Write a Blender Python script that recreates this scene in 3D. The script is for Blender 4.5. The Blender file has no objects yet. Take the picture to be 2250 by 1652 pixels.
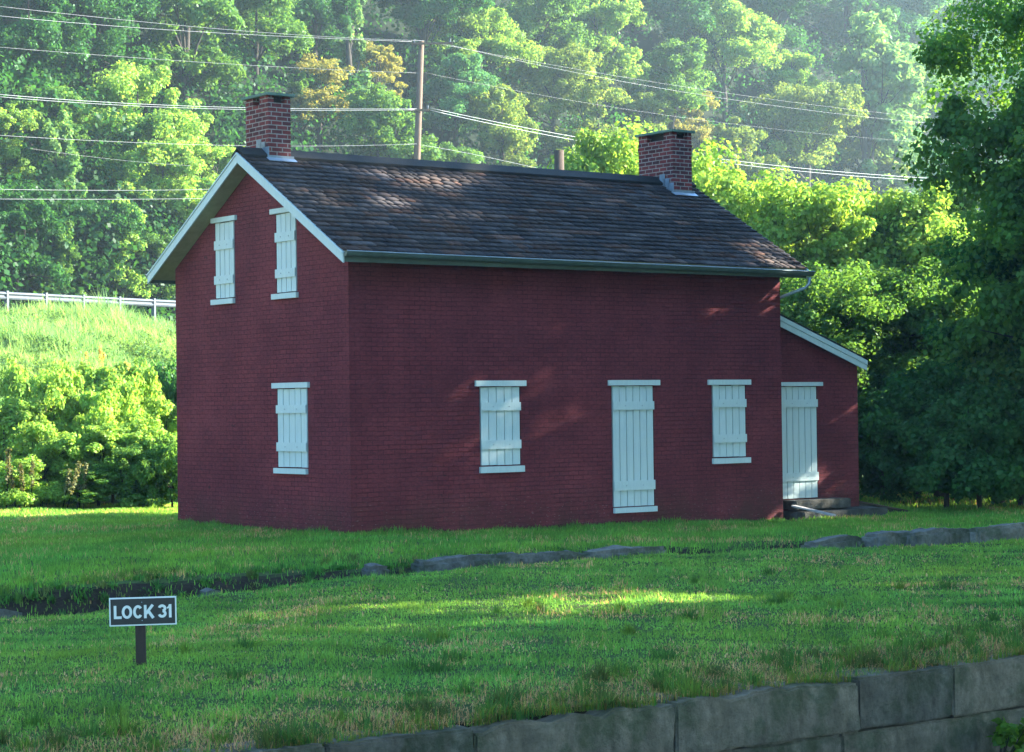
import bpy, bmesh, math, random
import numpy as np
from mathutils import Vector, Matrix

sc = bpy.context.scene
col = sc.collection
rad = math.radians

# ------------------------------------------------------------------ camera
CAM = np.array([-19.0232, -29.2943, 2.0650])
YAW, PITCH, ROLL, FPX = 0.6511, 0.0139, -0.0128, 4741.58


def cam_axes():
    fwd = np.array([math.sin(YAW) * math.cos(PITCH), math.cos(YAW) * math.cos(PITCH), math.sin(PITCH)])
    right = np.array([math.cos(YAW), -math.sin(YAW), 0.0])
    up = np.cross(right, fwd)
    r = right * math.cos(ROLL) + up * math.sin(ROLL)
    u = -right * math.sin(ROLL) + up * math.cos(ROLL)
    return r, u, fwd


CR, CU, CF = cam_axes()


def at(px, py, d):
    """a real position d metres in front of the camera in the direction of a photo point (2250 px wide)"""
    return CAM + d * (CF + CR * (px - 1125) / FPX + CU * (826 - py) / FPX)


cd = bpy.data.cameras.new("camera")
cam = bpy.data.objects.new("camera", cd)
col.objects.link(cam)
m = Matrix.Identity(4)
for i in range(3):
    m[i][0], m[i][1], m[i][2], m[i][3] = CR[i], CU[i], -CF[i], CAM[i]
cam.matrix_world = m
cd.sensor_width = 36
cd.lens = 36 * FPX / 2250
cd.clip_end = 2000
sc.camera = cam

# ------------------------------------------------------------------ sky, sun, exposure
SUN = np.array([0.842, -0.326, 0.430])
SUN /= np.linalg.norm(SUN)
w = bpy.data.worlds.new("World")
sc.world = w
w.use_nodes = True
nt = w.node_tree
bg = nt.nodes["Background"]
sky = nt.nodes.new("ShaderNodeTexSky")
sky.sky_type = 'NISHITA'
sky.sun_disc = False
sky.sun_elevation = math.asin(SUN[2])
sky.sun_rotation = math.atan2(SUN[0], SUN[1])
skm = nt.nodes.new("ShaderNodeMix")
skm.data_type = 'RGBA'
skm.blend_type = 'MULTIPLY'
skm.inputs[0].default_value = 1.0
skm.inputs[7].default_value = (0.80, 1.0, 1.10, 1)
nt.links.new(sky.outputs[0], skm.inputs[6])
nt.links.new(skm.outputs[2], bg.inputs[0])
bg.inputs[1].default_value = 0.085
sky.ozone_density = 4.0
sky.dust_density = 0.4
sky.air_density = 1.2
sl = bpy.data.lights.new("sun", 'SUN')
sl.energy = 5.0
sl.angle = rad(0.5)
sl.color = (1.0, 0.93, 0.80)
so = bpy.data.objects.new("sun", sl)
col.objects.link(so)
so.rotation_mode = 'QUATERNION'
so.rotation_quaternion = Vector(SUN).to_track_quat('Z', 'Y')
so.location = (40, -30, 60)
vs = sc.view_settings
vs.view_transform = 'Standard'
vs.look = 'None'
vs.gamma = 1
vs.exposure = 3.0
cy = sc.cycles
cy.max_bounces = 7
cy.diffuse_bounces = 3
cy.glossy_bounces = 2
cy.transmission_bounces = 4
cy.transparent_max_bounces = 6
cy.volume_bounces = 0
cy.use_denoising = True
try:
    cy.denoiser = 'OPENIMAGEDENOISE'
except Exception:
    pass
cy.sample_clamp_indirect = 6

rng = np.random.default_rng(31)
random.seed(31)


# ------------------------------------------------------------------ helpers
def tag(o, label=None, cat=None, group=None, kind=None):
    if label: o['label'] = label
    if cat: o['category'] = cat
    if group: o['group'] = group
    if kind: o['kind'] = kind
    return o


def empty(name, loc=(0, 0, 0), rz=0.0):
    o = bpy.data.objects.new(name, None)
    o.empty_display_size = 0.3
    o.location = loc
    o.rotation_euler = (0, 0, rz)
    col.objects.link(o)
    return o


def link_mesh(name, me, mat, parent=None):
    o = bpy.data.objects.new(name, me)
    if mat is not None and not me.materials:
        me.materials.append(mat)
    col.objects.link(o)
    if parent is not None:
        o.parent = parent
    return o


def np_mesh(name, verts, faces, tint=None, smooth=False):
    """verts (n,3); faces (m,k) all the same k"""
    me = bpy.data.meshes.new(name)
    verts = np.asarray(verts, np.float32)
    faces = np.asarray(faces, np.int32)
    nf, k = faces.shape
    me.vertices.add(len(verts))
    me.vertices.foreach_set("co", verts.ravel())
    me.loops.add(nf * k)
    me.loops.foreach_set("vertex_index", faces.ravel())
    me.polygons.add(nf)
    me.polygons.foreach_set("loop_start", np.arange(0, nf * k, k, dtype=np.int32))
    if smooth:
        me.polygons.foreach_set("use_smooth", np.ones(nf, dtype=bool))
    me.update(calc_edges=True)
    if tint is not None:
        a = me.color_attributes.new("tint", 'FLOAT_COLOR', 'POINT')
        t4 = np.ones((len(verts), 4), np.float32)
        t4[:, :3] = tint
        a.data.foreach_set("color", t4.ravel())
    return me


class MB:
    """collects shapes, then links them as one mesh object"""

    def __init__(self):
        self.v, self.f, self.uv = [], [], []

    def quad(self, pts, uvs=None):
        n = len(self.v)
        self.v += [tuple(p) for p in pts]
        self.f.append(tuple(range(n, n + len(pts))))
        self.uv += list(uvs) if uvs else [(0, 0)] * len(pts)
        return self

    def hexa(self, p):
        """8 corners: bottom ring 0-3 ccw seen from above, top ring 4-7"""
        for idx in ((3, 2, 1, 0), (4, 5, 6, 7), (0, 1, 5, 4), (1, 2, 6, 5), (2, 3, 7, 6), (3, 0, 4, 7)):
            q = [p[i] for i in idx]
            a = Vector(q[1]) - Vector(q[0]); b = Vector(q[2]) - Vector(q[1])
            nrm = a.cross(b)
            if abs(nrm.z) > max(abs(nrm.x), abs(nrm.y)):
                uv = [(c[0], c[1]) for c in q]
            elif abs(nrm.x) > abs(nrm.y):
                uv = [(c[1], c[2]) for c in q]
            else:
                uv = [(c[0], c[2]) for c in q]
            self.quad(q, uv)
        return self

    def box(self, x0, x1, y0, y1, z0, z1):
        return self.hexa([(x0, y0, z0), (x1, y0, z0), (x1, y1, z0), (x0, y1, z0),
                          (x0, y0, z1), (x1, y0, z1), (x1, y1, z1), (x0, y1, z1)])

    def tube(self, pts, radii, n=8, caps=True):
        pts = [Vector(p) for p in pts]
        base = len(self.v)
        prev = None
        for i, p in enumerate(pts):
            t = (pts[min(i + 1, len(pts) - 1)] - pts[max(i - 1, 0)]).normalized()
            a = prev if prev is not None else (Vector((0, 0, 1)) if abs(t.z) < 0.9 else Vector((1, 0, 0)))
            s = (a - t * a.dot(t)).normalized()
            prev = s
            b = t.cross(s)
            r = radii[i] if hasattr(radii, '__len__') else radii
            for k in range(n):
                an = 2 * math.pi * k / n
                self.v.append(tuple(p + (s * math.cos(an) + b * math.sin(an)) * r))
        for i in range(len(pts) - 1):
            for k in range(n):
                k2 = (k + 1) % n
                self.f.append((base + i * n + k, base + i * n + k2, base + (i + 1) * n + k2, base + (i + 1) * n + k))
                L0, L1 = i * 0.3, (i + 1) * 0.3
                self.uv += [(k / n, L0), ((k + 1) / n, L0), ((k + 1) / n, L1), (k / n, L1)]
        if caps:
            self.f.append(tuple(base + k for k in reversed(range(n)))); self.uv += [(0, 0)] * n
            e = base + (len(pts) - 1) * n
            self.f.append(tuple(e + k for k in range(n))); self.uv += [(0, 0)] * n
        return self

    def build(self, name, mat, parent=None, bevel=0.0, smooth=False):
        me = bpy.data.meshes.new(name)
        me.from_pydata(self.v, [], self.f)
        uvl = me.uv_layers.new(name="UVMap")
        uvl.data.foreach_set("uv", np.array(self.uv, np.float32).ravel())
        if smooth:
            me.polygons.foreach_set("use_smooth", [True] * len(me.polygons))
        me.update()
        o = link_mesh(name, me, mat, parent)
        if bevel > 0:
            b = o.modifiers.new("edge", 'BEVEL')
            b.width = bevel
            b.segments = 2
            b.limit_method = 'ANGLE'
        return o


# ------------------------------------------------------------------ materials
class NT:
    def __init__(self, name, rough=0.8, spec=0.3):
        self.m = bpy.data.materials.new(name)
        self.m.use_nodes = True
        self.t = self.m.node_tree
        self.b = self.t.nodes["Principled BSDF"]
        self.b.inputs["Roughness"].default_value = rough
        self.b.inputs["Specular IOR Level"].default_value = spec
        self.tc = self.t.nodes.new("ShaderNodeTexCoord")

    def n(self, typ, **kw):
        nd = self.t.nodes.new(typ)
        for k, v in kw.items():
            if hasattr(nd, k):
                setattr(nd, k, v)
        return nd

    def l(self, a, b):
        self.t.links.new(a, b)

    def noise(self, scale, detail=4, rough=0.6, coord="Object", stretch=None):
        nd = self.n("ShaderNodeTexNoise")
        nd.inputs["Scale"].default_value = scale
        nd.inputs["Detail"].default_value = detail
        nd.inputs["Roughness"].default_value = rough
        src = self.tc.outputs[coord]
        if stretch:
            mp = self.n("ShaderNodeMapping")
            mp.inputs["Scale"].default_value = stretch
            self.l(src, mp.inputs[0]); src = mp.outputs[0]
        self.l(src, nd.inputs["Vector"])
        return nd.outputs["Fac"]

    def ramp(self, fac, stops):
        nd = self.n("ShaderNodeValToRGB")
        cr = nd.color_ramp
        while len(cr.elements) < len(stops):
            cr.elements.new(0.5)
        for e, (p, c) in zip(cr.elements, stops):
            e.position = p
            e.color = (*c, 1) if len(c) == 3 else c
        self.l(fac, nd.inputs[0])
        return nd.outputs[0]

    def mix(self, fac, a, b, blend='MIX'):
        nd = self.n("ShaderNodeMix", data_type='RGBA', blend_type=blend)
        for sock, val in ((nd.inputs[0], fac), (nd.inputs[6], a), (nd.inputs[7], b)):
            if isinstance(val, (int, float)):
                sock.default_value = val
            elif isinstance(val, tuple):
                sock.default_value = (*val, 1)
            else:
                self.l(val, sock)
        return nd.outputs[2]

    def bump(self, height, dist=0.01, strength=1.0, prev=None):
        nd = self.n("ShaderNodeBump")
        nd.inputs["Distance"].default_value = dist
        nd.inputs["Strength"].default_value = strength
        self.l(height, nd.inputs["Height"])
        if prev is not None:
            self.l(prev, nd.inputs["Normal"])
        return nd.outputs[0]

    def math(self, op, a, b=0.0):
        nd = self.n("ShaderNodeMath", operation=op)
        for s, v in ((nd.inputs[0], a), (nd.inputs[1], b)):
            if isinstance(v, (int, float)): s.default_value = v
            else: self.l(v, s)
        return nd.outputs[0]

    def out(self, colr, normal=None):
        self.l(colr, self.b.inputs["Base Color"])
        if normal is not None:
            self.l(normal, self.b.inputs["Normal"])
        return self.m


def brick_nodes(M, bw=0.215, rh=0.0765, mortar=0.006, c1=(0.2, 0.04, 0.04), c2=(0.2, 0.04, 0.04), cm=(0.1, 0.02, 0.02), wob=0.03):
    # a slight waviness so that the courses are not ruled lines
    nv = M.n("ShaderNodeTexNoise"); nv.inputs["Scale"].default_value = 2.2; nv.inputs["Detail"].default_value = 3
    M.l(M.tc.outputs["UV"], nv.inputs["Vector"])
    sub = M.n("ShaderNodeVectorMath", operation='SUBTRACT'); sub.inputs[1].default_value = (0.5, 0.5, 0.5)
    M.l(nv.outputs["Color"], sub.inputs[0])
    sca = M.n("ShaderNodeVectorMath", operation='SCALE'); sca.inputs["Scale"].default_value = wob
    M.l(sub.outputs[0], sca.inputs[0])
    add = M.n("ShaderNodeVectorMath", operation='ADD')
    M.l(M.tc.outputs["UV"], add.inputs[0]); M.l(sca.outputs[0], add.inputs[1])
    br = M.n("ShaderNodeTexBrick")
    br.offset = 0.5
    M.l(add.outputs[0], br.inputs["Vector"])
    br.inputs["Scale"].default_value = 1.0
    br.inputs["Brick Width"].default_value = bw
    br.inputs["Row Height"].default_value = rh
    br.inputs["Mortar Size"].default_value = mortar
    br.inputs["Mortar Smooth"].default_value = 0.25
    br.inputs["Color1"].default_value = (*c1, 1)
    br.inputs["Color2"].default_value = (*c2, 1)
    br.inputs["Mortar"].default_value = (*cm, 1)
    return br


def mat_painted_brick():
    M = NT("red_painted_brick", 0.8, 0.12)
    br = brick_nodes(M, c1=(0.184, 0.037, 0.044), c2=(0.144, 0.030, 0.037), cm=(0.080, 0.016, 0.022))
    big = M.ramp(M.noise(0.7, 6, 0.65), [(0.28, (0.66, 0.66, 0.72)), (0.72, (1.25, 1.28, 1.2))])
    # most joints are filled with paint: only some stretches of mortar still show
    fillm = M.ramp(M.noise(1.9, 5, 0.75), [(0.36, (1, 1, 1)), (0.56, (0.0, 0.0, 0.0))])
    c = M.mix(fillm, br.outputs["Color"], (0.163, 0.034, 0.041))
    c = M.mix(1.0, c, big, 'MULTIPLY')
    sm = M.ramp(M.noise(14, 5, 0.7, stretch=(1, 1, 2.5)), [(0.3, (0.68, 0.70, 0.72)), (0.7, (1.28, 1.26, 1.22))])
    c = M.mix(1.0, c, sm, 'MULTIPLY')
    # dark spalled bricks, pale chips near the ground
    sp = M.ramp(M.noise(3.1, 2, 0.4, stretch=(1, 1, 3)), [(0.69, (0, 0, 0)), (0.73, (1, 1, 1))])
    sp2 = M.ramp(M.noise(17, 2, 0.4), [(0.52, (0, 0, 0)), (0.6, (1, 1, 1))])
    c = M.mix(M.mix(1.0, sp, sp2, 'MULTIPLY'), c, (0.06, 0.022, 0.022))
    sep = M.n("ShaderNodeSeparateXYZ"); M.l(M.tc.outputs["Object"], sep.inputs[0])
    low = M.ramp(sep.outputs[2], [(0.0, (1, 1, 1)), (0.7, (0, 0, 0))])
    chips = M.ramp(M.noise(24, 3, 0.6, stretch=(0.5, 0.5, 2.2)), [(0.63, (0, 0, 0)), (0.67, (1, 1, 1))])
    c = M.mix(M.mix(1.0, low, chips, 'MULTIPLY'), c, (0.33, 0.24, 0.22))
    stain = M.ramp(M.noise(1.3, 5, 0.7), [(0.38, (0, 0, 0)), (0.6, (0.85, 0.85, 0.85))])
    c = M.mix(M.mix(1.0, low, stain, 'MULTIPLY'), c, (0.085, 0.032, 0.026))
    h = M.math('MULTIPLY', M.math('MULTIPLY', br.outputs["Fac"], -1.0), M.ramp(M.noise(2.6, 5, 0.7), [(0.35, (.15, .15, .15)), (0.65, (1, 1, 1))]))
    nb = M.bump(h, 0.012, 1.0)
    nb = M.bump(M.noise(22, 5, 0.7, stretch=(0.6, 0.6, 1.8)), 0.012, 1.0, nb)
    nb = M.bump(M.noise(5, 2, 0.5), 0.02, 0.5, nb)
    return M.out(c, nb)


def mat_chimney_brick():
    M = NT("bare_chimney_brick", 0.85, 0.2)
    br = brick_nodes(M, mortar=0.010, c1=(0.20, 0.036, 0.034), c2=(0.065, 0.022, 0.026), cm=(0.27, 0.235, 0.21), wob=0.01)
    sm = M.ramp(M.noise(9, 4, 0.7), [(0.3, (0.65, 0.65, 0.65)), (0.7, (1.2, 1.2, 1.2))])
    c = M.mix(1.0, br.outputs["Color"], sm, 'MULTIPLY')
    nb = M.bump(M.math('MULTIPLY', br.outputs["Fac"], -1.0), 0.006, 0.8)
    nb = M.bump(M.noise(40, 4), 0.004, 0.6, nb)
    return M.out(c, nb)


def mat_simple(name, c, var=0.2, scale=6, rough=0.7, stretch=None, bump=0.0, metal=0.0, spec=0.3):
    M = NT(name, rough, spec)
    lo = tuple(x * (1 - var) for x in c); hi = tuple(min(1, x * (1 + var)) for x in c)
    colr = M.ramp(M.noise(scale, 6, 0.65, stretch=stretch), [(0.3, lo), (0.7, hi)])
    M.b.inputs["Metallic"].default_value = metal
    nb = M.bump(M.noise(scale * 4, 5, 0.7, stretch=stretch), bump, 0.8) if bump else None
    return M.out(colr, nb)


def mat_white_paint():
    M = NT("white_painted_wood", 0.5, 0.4)
    c = M.ramp(M.noise(5, 5, 0.7, stretch=(6, 6, 0.5)), [(0.25, (0.44, 0.54, 0.53)), (0.7, (0.53, 0.63, 0.61))])
    ch = M.ramp(M.noise(35, 3, 0.6), [(0.70, (0, 0, 0)), (0.74, (1, 1, 1))])
    c = M.mix(ch, c, (0.34, 0.32, 0.27))
    return M.out(c, M.bump(M.noise(60, 3, 0.6, stretch=(4, 4, 0.4)), 0.002, 0.7))


def mat_stone(name, a, b, moss=True, sc_=3.0):
    M = NT(name, 0.9, 0.2)
    c = M.ramp(M.noise(sc_, 8, 0.7), [(0.3, a), (0.7, b)])
    dk = M.ramp(M.noise(sc_ * 2.2, 5, 0.75), [(0.50, (0, 0, 0)), (0.78, (1, 1, 1))])
    stn = M.ramp(M.noise(2.2, 5, 0.7, stretch=(1.6, 1, 0.5)), [(0.45, (1, 1, 1)), (0.65, (0.62, 0.62, 0.58))])
    c = M.mix(1.0, c, stn, 'MULTIPLY')
    c = M.mix(M.math('MULTIPLY', dk, 0.5), c, tuple(x * 0.3 for x in a))
    if moss:
        mo = M.ramp(M.noise(sc_ * 0.7, 6, 0.7), [(0.5, (0, 0, 0)), (0.62, (1, 1, 1))])
        c = M.mix(M.math('MULTIPLY', mo, 0.6), c, (0.045, 0.075, 0.03))
    oi = M.n("ShaderNodeObjectInfo")
    c = M.mix(1.0, c, M.ramp(oi.outputs["Random"], [(0.0, (0.72, 0.74, 0.76)), (1.0, (1.2, 1.14, 1.05))]), 'MULTIPLY')
    # horizontal faces are cleaner and paler: worn by feet and rain
    nb = M.bump(M.noise(sc_ * 5, 7, 0.75), 0.05, 1.0)
    return M.out(c, nb)


def leaf_material(name, base, trans=0.45, hue_var=True, gloss=0.10):
    m_ = bpy.data.materials.new(name)
    m_.use_nodes = True
    t = m_.node_tree
    t.nodes.clear()
    o = t.nodes.new("ShaderNodeOutputMaterial")
    at_ = t.nodes.new("ShaderNodeAttribute"); at_.attribute_name = "tint"
    oi = t.nodes.new("ShaderNodeObjectInfo")
    m1 = t.nodes.new("ShaderNodeMix"); m1.data_type = 'RGBA'; m1.blend_type = 'MULTIPLY'; m1.inputs[0].default_value = 1
    m1.inputs[6].default_value = (*base, 1)
    t.links.new(at_.outputs["Color"], m1.inputs[7])
    m2 = t.nodes.new("ShaderNodeMix"); m2.data_type = 'RGBA'; m2.blend_type = 'MULTIPLY'; m2.inputs[0].default_value = 1
    t.links.new(m1.outputs[2], m2.inputs[6]); t.links.new(oi.outputs["Color"], m2.inputs[7])
    d = t.nodes.new("ShaderNodeBsdfDiffuse")
    t.links.new(m2.outputs[2], d.inputs[0])
    tr = t.nodes.new("ShaderNodeBsdfTranslucent")
    m3 = t.nodes.new("ShaderNodeMix"); m3.data_type = 'RGBA'; m3.blend_type = 'MULTIPLY'; m3.inputs[0].default_value = 1
    m3.clamp_result = True
    m3.inputs[7].default_value = (1.9, 1.75, 0.9, 1)
    t.links.new(m2.outputs[2], m3.inputs[6]); t.links.new(m3.outputs[2], tr.inputs[0])
    ms = t.nodes.new("ShaderNodeMixShader"); ms.inputs[0].default_value = trans
    t.links.new(d.outputs[0], ms.inputs[1]); t.links.new(tr.outputs[0], ms.inputs[2])
    g = t.nodes.new("ShaderNodeBsdfGlossy"); g.inputs["Roughness"].default_value = 0.42
    g.inputs[0].default_value = (0.9, 0.95, 1, 1)
    ms2 = t.nodes.new("ShaderNodeMixShader"); ms2.inputs[0].default_value = gloss * 0.07
    t.links.new(ms.outputs[0], ms2.inputs[1]); t.links.new(g.outputs[0], ms2.inputs[2])
    t.links.new(ms2.outputs[0], o.inputs[0])
    return m_


def mat_shingles():
    M = NT("weathered_wood_shingles", 0.85, 0.15)
    a = M.n("ShaderNodeAttribute"); a.attribute_name = "tint"
    st = M.ramp(M.noise(14, 5, 0.7, stretch=(3, 0.5, 0.5)), [(0.3, (0.7, 0.7, 0.7)), (0.72, (1.25, 1.25, 1.25))])
    c = M.mix(1.0, a.outputs["Color"], st, 'MULTIPLY')
    bl = M.ramp(M.noise(0.9, 5, 0.7), [(0.35, (0.72, 0.72, 0.78)), (0.7, (1.2, 1.15, 1.1))])
    c = M.mix(1.0, c, bl, 'MULTIPLY')
    return M.out(c, M.bump(M.noise(40, 4, 0.7, stretch=(3, 0.3, 0.3)), 0.004, 0.8))


def mat_ground():
    M = NT("lawn_soil", 0.95, 0.1)
    g = M.ramp(M.noise(0.8, 8, 0.75), [(0.30, (0.085, 0.080, 0.040)), (0.5, (0.075, 0.120, 0.034)), (0.7, (0.07, 0.145, 0.03))])
    geo = M.n("ShaderNodeNewGeometry")
    sp_ = M.n("ShaderNodeSeparateXYZ"); M.l(geo.outputs["True Normal"], sp_.inputs[0])
    steep = M.ramp(sp_.outputs[2], [(0.90, (1, 1, 1)), (0.975, (0, 0, 0))])
    so_ = M.ramp(M.noise(7, 6, 0.8), [(0.35, (0.018, 0.014, 0.010)), (0.7, (0.060, 0.048, 0.034))])
    pz_ = M.n("ShaderNodeSeparateXYZ"); M.l(M.tc.outputs["Object"], pz_.inputs[0])
    lowz = M.ramp(M.math('MULTIPLY', pz_.outputs[1], 0.05), [(0.30, (1, 1, 1)), (0.4, (0, 0, 0))])
    g = M.mix(M.mix(1.0, steep, lowz, 'MULTIPLY'), g, so_)
    hx = M.ramp(M.math('MULTIPLY', pz_.outputs[0], -0.02), [(0.2, (0, 0, 0)), (0.24, (1, 1, 1))])
    hy = M.ramp(M.math('MULTIPLY', pz_.outputs[1], 0.1), [(0.15, (0, 0, 0)), (0.3, (1, 1, 1))])
    g = M.mix(M.mix(1.0, hx, hy, 'MULTIPLY'), g, (0.48, 0.42, 0.22))  # pale ground out of view, added to bounce light onto the gable
    fl = M.ramp(M.math('MULTIPLY', pz_.outputs[2], 0.05), [(0.28, (0, 0, 0)), (0.32, (1, 1, 1))])
    g = M.mix(fl, g, M.ramp(M.noise(2, 6, 0.8), [(0.35, (0.006, 0.012, 0.006)), (0.7, (0.014, 0.024, 0.010))]))  # forest floor, near-black to carry the shade between the trees
    f = M.ramp(M.noise(25, 6, 0.8), [(0.3, (0.55, 0.55, 0.55)), (0.7, (1.3, 1.3, 1.3))])
    c = M.mix(1.0, g, f, 'MULTIPLY')
    return M.out(c, M.bump(M.noise(18, 7, 0.8), 0.05, 0.9))


MAT = dict(
    brick=mat_painted_brick(), chimney=mat_chimney_brick(), white=mat_white_paint(), shingle=mat_shingles(), ground=mat_ground(),
    dark=mat_simple("dark_gap_shade", (0.02, 0.02, 0.022), 0.2, 5),
    zinc=mat_simple("galvanized_flashing", (0.30, 0.36, 0.42), 0.2, 8, 0.4, metal=0.6),
    gutter=mat_simple("dull_green_gutter_metal", (0.10, 0.14, 0.13), 0.25, 4, 0.45, metal=0.3, spec=0.5),
    capslab=mat_simple("greenish_metal_chimney_cap", (0.10, 0.17, 0.13), 0.3, 8, 0.6, bump=0.003),
    ridge=mat_simple("dark_ridge_boards", (0.010, 0.011, 0.010), 0.4, 9, 0.8, bump=0.01),
    soffit=mat_simple("cream_soffit_boards", (0.42, 0.38, 0.24), 0.15, 6, 0.7),
    pole=mat_simple("weathered_pole_wood", (0.13, 0.085, 0.06), 0.3, 6, 0.9, stretch=(6, 6, 0.4), bump=0.01),
    stub=mat_simple("dark_pole_wood", (0.075, 0.055, 0.04), 0.35, 6, 0.9, stretch=(6, 6, 0.4), bump=0.01),
    wire=mat_simple("aluminium_cable", (0.19, 0.20, 0.21), 0.1, 3, 0.4, metal=0.0, spec=0.6),
    galv=mat_simple("galvanized_rail_steel", (0.085, 0.10, 0.12), 0.2, 5, 0.7, metal=0.0),
    bark=mat_simple("tree_bark", (0.05, 0.042, 0.034), 0.4, 10, 0.95, stretch=(3, 3, 0.6), bump=0.03),
    signpost=mat_simple("dark_brown_sign_post", (0.045, 0.030, 0.022), 0.3, 8, 0.75, stretch=(4, 4, 0.5), bump=0.003),
    signplate=mat_simple("dark_brown_sign_enamel", (0.026, 0.022, 0.020), 0.1, 3, 0.4, spec=0.5),
    signwhite=mat_simple("sign_white", (0.72, 0.72, 0.66), 0.05, 3, 0.5),
    lockstone=mat_stone("lock_wall_stone", (0.120, 0.106, 0.078), (0.340, 0.295, 0.225)),
    rock=mat_stone("ledge_rock", (0.09, 0.092, 0.084), (0.30, 0.30, 0.27), True, 4),
    concrete=mat_stone("worn_step_concrete", (0.07, 0.07, 0.062), (0.15, 0.15, 0.135), False, 5),
    plank=mat_simple("grey_weathered_plank", (0.36, 0.34, 0.32), 0.3, 6, 0.8, stretch=(0.5, 4, 4), bump=0.004),
    asphalt=mat_simple("road_asphalt", (0.06, 0.06, 0.06), 0.2, 30, 0.9),
    leaf=leaf_material("leaves", (0.070, 0.175, 0.038)),
    leaf_near=leaf_material("near_leaves", (0.060, 0.140, 0.024), 0.40, gloss=0.16),
    grass=leaf_material("grass_blades", (0.185, 0.365, 0.085), 0.45, gloss=0.05),
    straw=leaf_material("dry_stalks", (0.42, 0.34, 0.15), 0.3),
)

# ------------------------------------------------------------------ terrain
LOCK_Y = -15.85
NRM = np.array([-0.34, 0.94])
NRM = NRM / np.linalg.norm(NRM)
ALONG = np.array([NRM[1], -NRM[0]])


def sstep(a, b, x):
    t = np.clip((x - a) / (b - a), 0, 1)
    return t * t * (3 - 2 * t)


def wav(x, y, s, ph=0.0):
    return (np.sin(x * s + 1.3 + ph) * np.cos(y * s * 1.3 + ph * 2) + 0.5 * np.sin(x * s * 2.3 - y * s * 1.7 + ph) + 0.3 * np.cos(x * s * 4.1 + y * s * 3.3))


def ditch_near(x):   # y of the lower lawn's far edge
    return -5.35 + 0.08 * np.sin(x * 0.9) + 0.05 * np.sin(x * 2.7) - 0.7 * sstep(1.0, 3.5, x) - 1.2 * sstep(3.5, 9.0, x)


def ground(x, y):
    x = np.asarray(x, float); y = np.asarray(y, float)
    # lower lawn
    z = np.interp(y, [-15.9, -14.8, -11.5], [-0.42, -0.36, -0.27])
    yn = ditch_near(x)
    ze = -0.39 + 0.24 * sstep(-9.0, -1.5, x)
    z = z + (ze + 0.27) * sstep(-11.5, -6.0, y)
    up = np.where(y > yn, -0.15 * sstep(0.0, 0.2, y - yn) * (1 - sstep(0.25, 0.8, y - yn)), 0)
    hl = np.interp(y, [-5, -1.5, 0, 30], [-0.08, -0.02, -0.01, -0.09]) - 0.04 * sstep(0, -4, x) - 0.19 * np.clip(x / 12, 0, 1.15) * sstep(-4.5, -1.5, y)
    z = np.where(y > yn, z + (hl - z) * sstep(0.22, 0.95 + 0.2 * np.sin(2.1 * x), y - yn) + up, z)
    z = z + 0.018 * wav(x, y, 1.1) + 0.008 * wav(x, y, 3.7, 1) * (y < -1)
    # lock chamber and near bank
    z = np.where((y < LOCK_Y - 0.0) & (y > -23.3), -3.3, z)
    z = np.where(y <= -23.3, 0.15 + 0.3 * sstep(-24, -29, y), z)
    # embankment, road, hillside
    v = NRM[0] * x + NRM[1] * y
    e = np.interp(v, [15, 18, 24, 32.5, 34.2, 45.5, 47, 60, 160, 420], [0, 0.35, 2.3, 5.05, 5.3, 5.3, 5.9, 15, 85, 120])
    u = ALONG[0] * x + ALONG[1] * y
    e = e + sstep(16, 24, v) * (1 - sstep(30, 33, v)) * 0.18 * wav(u, v, 0.5)
    e = np.where(v > 46, 5.6 + (e - 5.6) * (1 + 1.3 * sstep(25, 130, u)), e)
    e = e + sstep(50, 70, v) * 1.2 * wav(u, v, 0.09)
    e = np.where(e > 50, 50 + 36 * (1 - np.exp(-(e - 50) / 36)), e)
    return z + np.where(y > 3, e, 0)


def axis(parts):
    out = []
    for a, b, st in parts:
        out += list(np.arange(a, b, st))
    return np.array(sorted(set(np.round(out, 4))))


xs = axis([(-600, -100, 50), (-100, -30, 5), (-30, -12, 1), (-12, 14, 0.16), (14, 40, 0.8), (40, 120, 2.5), (120, 641, 40)])
ys = axis([(-400, -60, 40), (-60, -24, 4), (-23.31, -23.28, 0.02), (-20, -16.5, 1.5), (LOCK_Y + 0.249, LOCK_Y + 0.2505, 0.001), (LOCK_Y + 0.004, LOCK_Y + 0.006, 0.01), (LOCK_Y - 0.012, LOCK_Y, 0.02),
           (-15.7, -7.8, 0.2), (-7.8, -3.8, 0.08), (-4.0, 12, 0.3), (12, 60, 0.8), (60, 160, 3), (160, 641, 40)])
X, Y = np.meshgrid(xs, ys)
Z = np.where((Y < LOCK_Y + 0.2495) & (Y > -23.3), -3.3, ground(X, Y))
nx, ny = len(xs), len(ys)
idx = np.arange(nx * ny).reshape(ny, nx)
F = np.stack([idx[:-1, :-1].ravel(), idx[:-1, 1:].ravel(), idx[1:, 1:].ravel(), idx[1:, :-1].ravel()], 1)
gme = np_mesh("ground", np.stack([X.ravel(), Y.ravel(), Z.ravel()], 1), F, smooth=True)
tag(link_mesh("ground", gme, MAT['ground']), kind='structure')

# the road on top of the embankment
mb = MB()
for k in range(-12, 26):
    a, b = k * 8.0, (k + 1) * 8.0
    q = []
    for (uu, vv) in ((a, 36), (b, 36), (b, 44.5), (a, 44.5)):
        p = ALONG * uu + NRM * vv
        q.append((p[0], p[1], 5.3 + float(ground(0, -3)) * 0 - 0.09 - 0.02 + 0.06))
    mb.quad(q)
tag(mb.build("road", MAT['asphalt']), kind='structure')


# ------------------------------------------------------------------ the house
L, D = 9.68, 5.79
house = empty("brick_house", (0, 0, 0))
tag(house, "red painted brick house with white boarded-up windows, shingled roof and two chimneys", "house")


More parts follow.
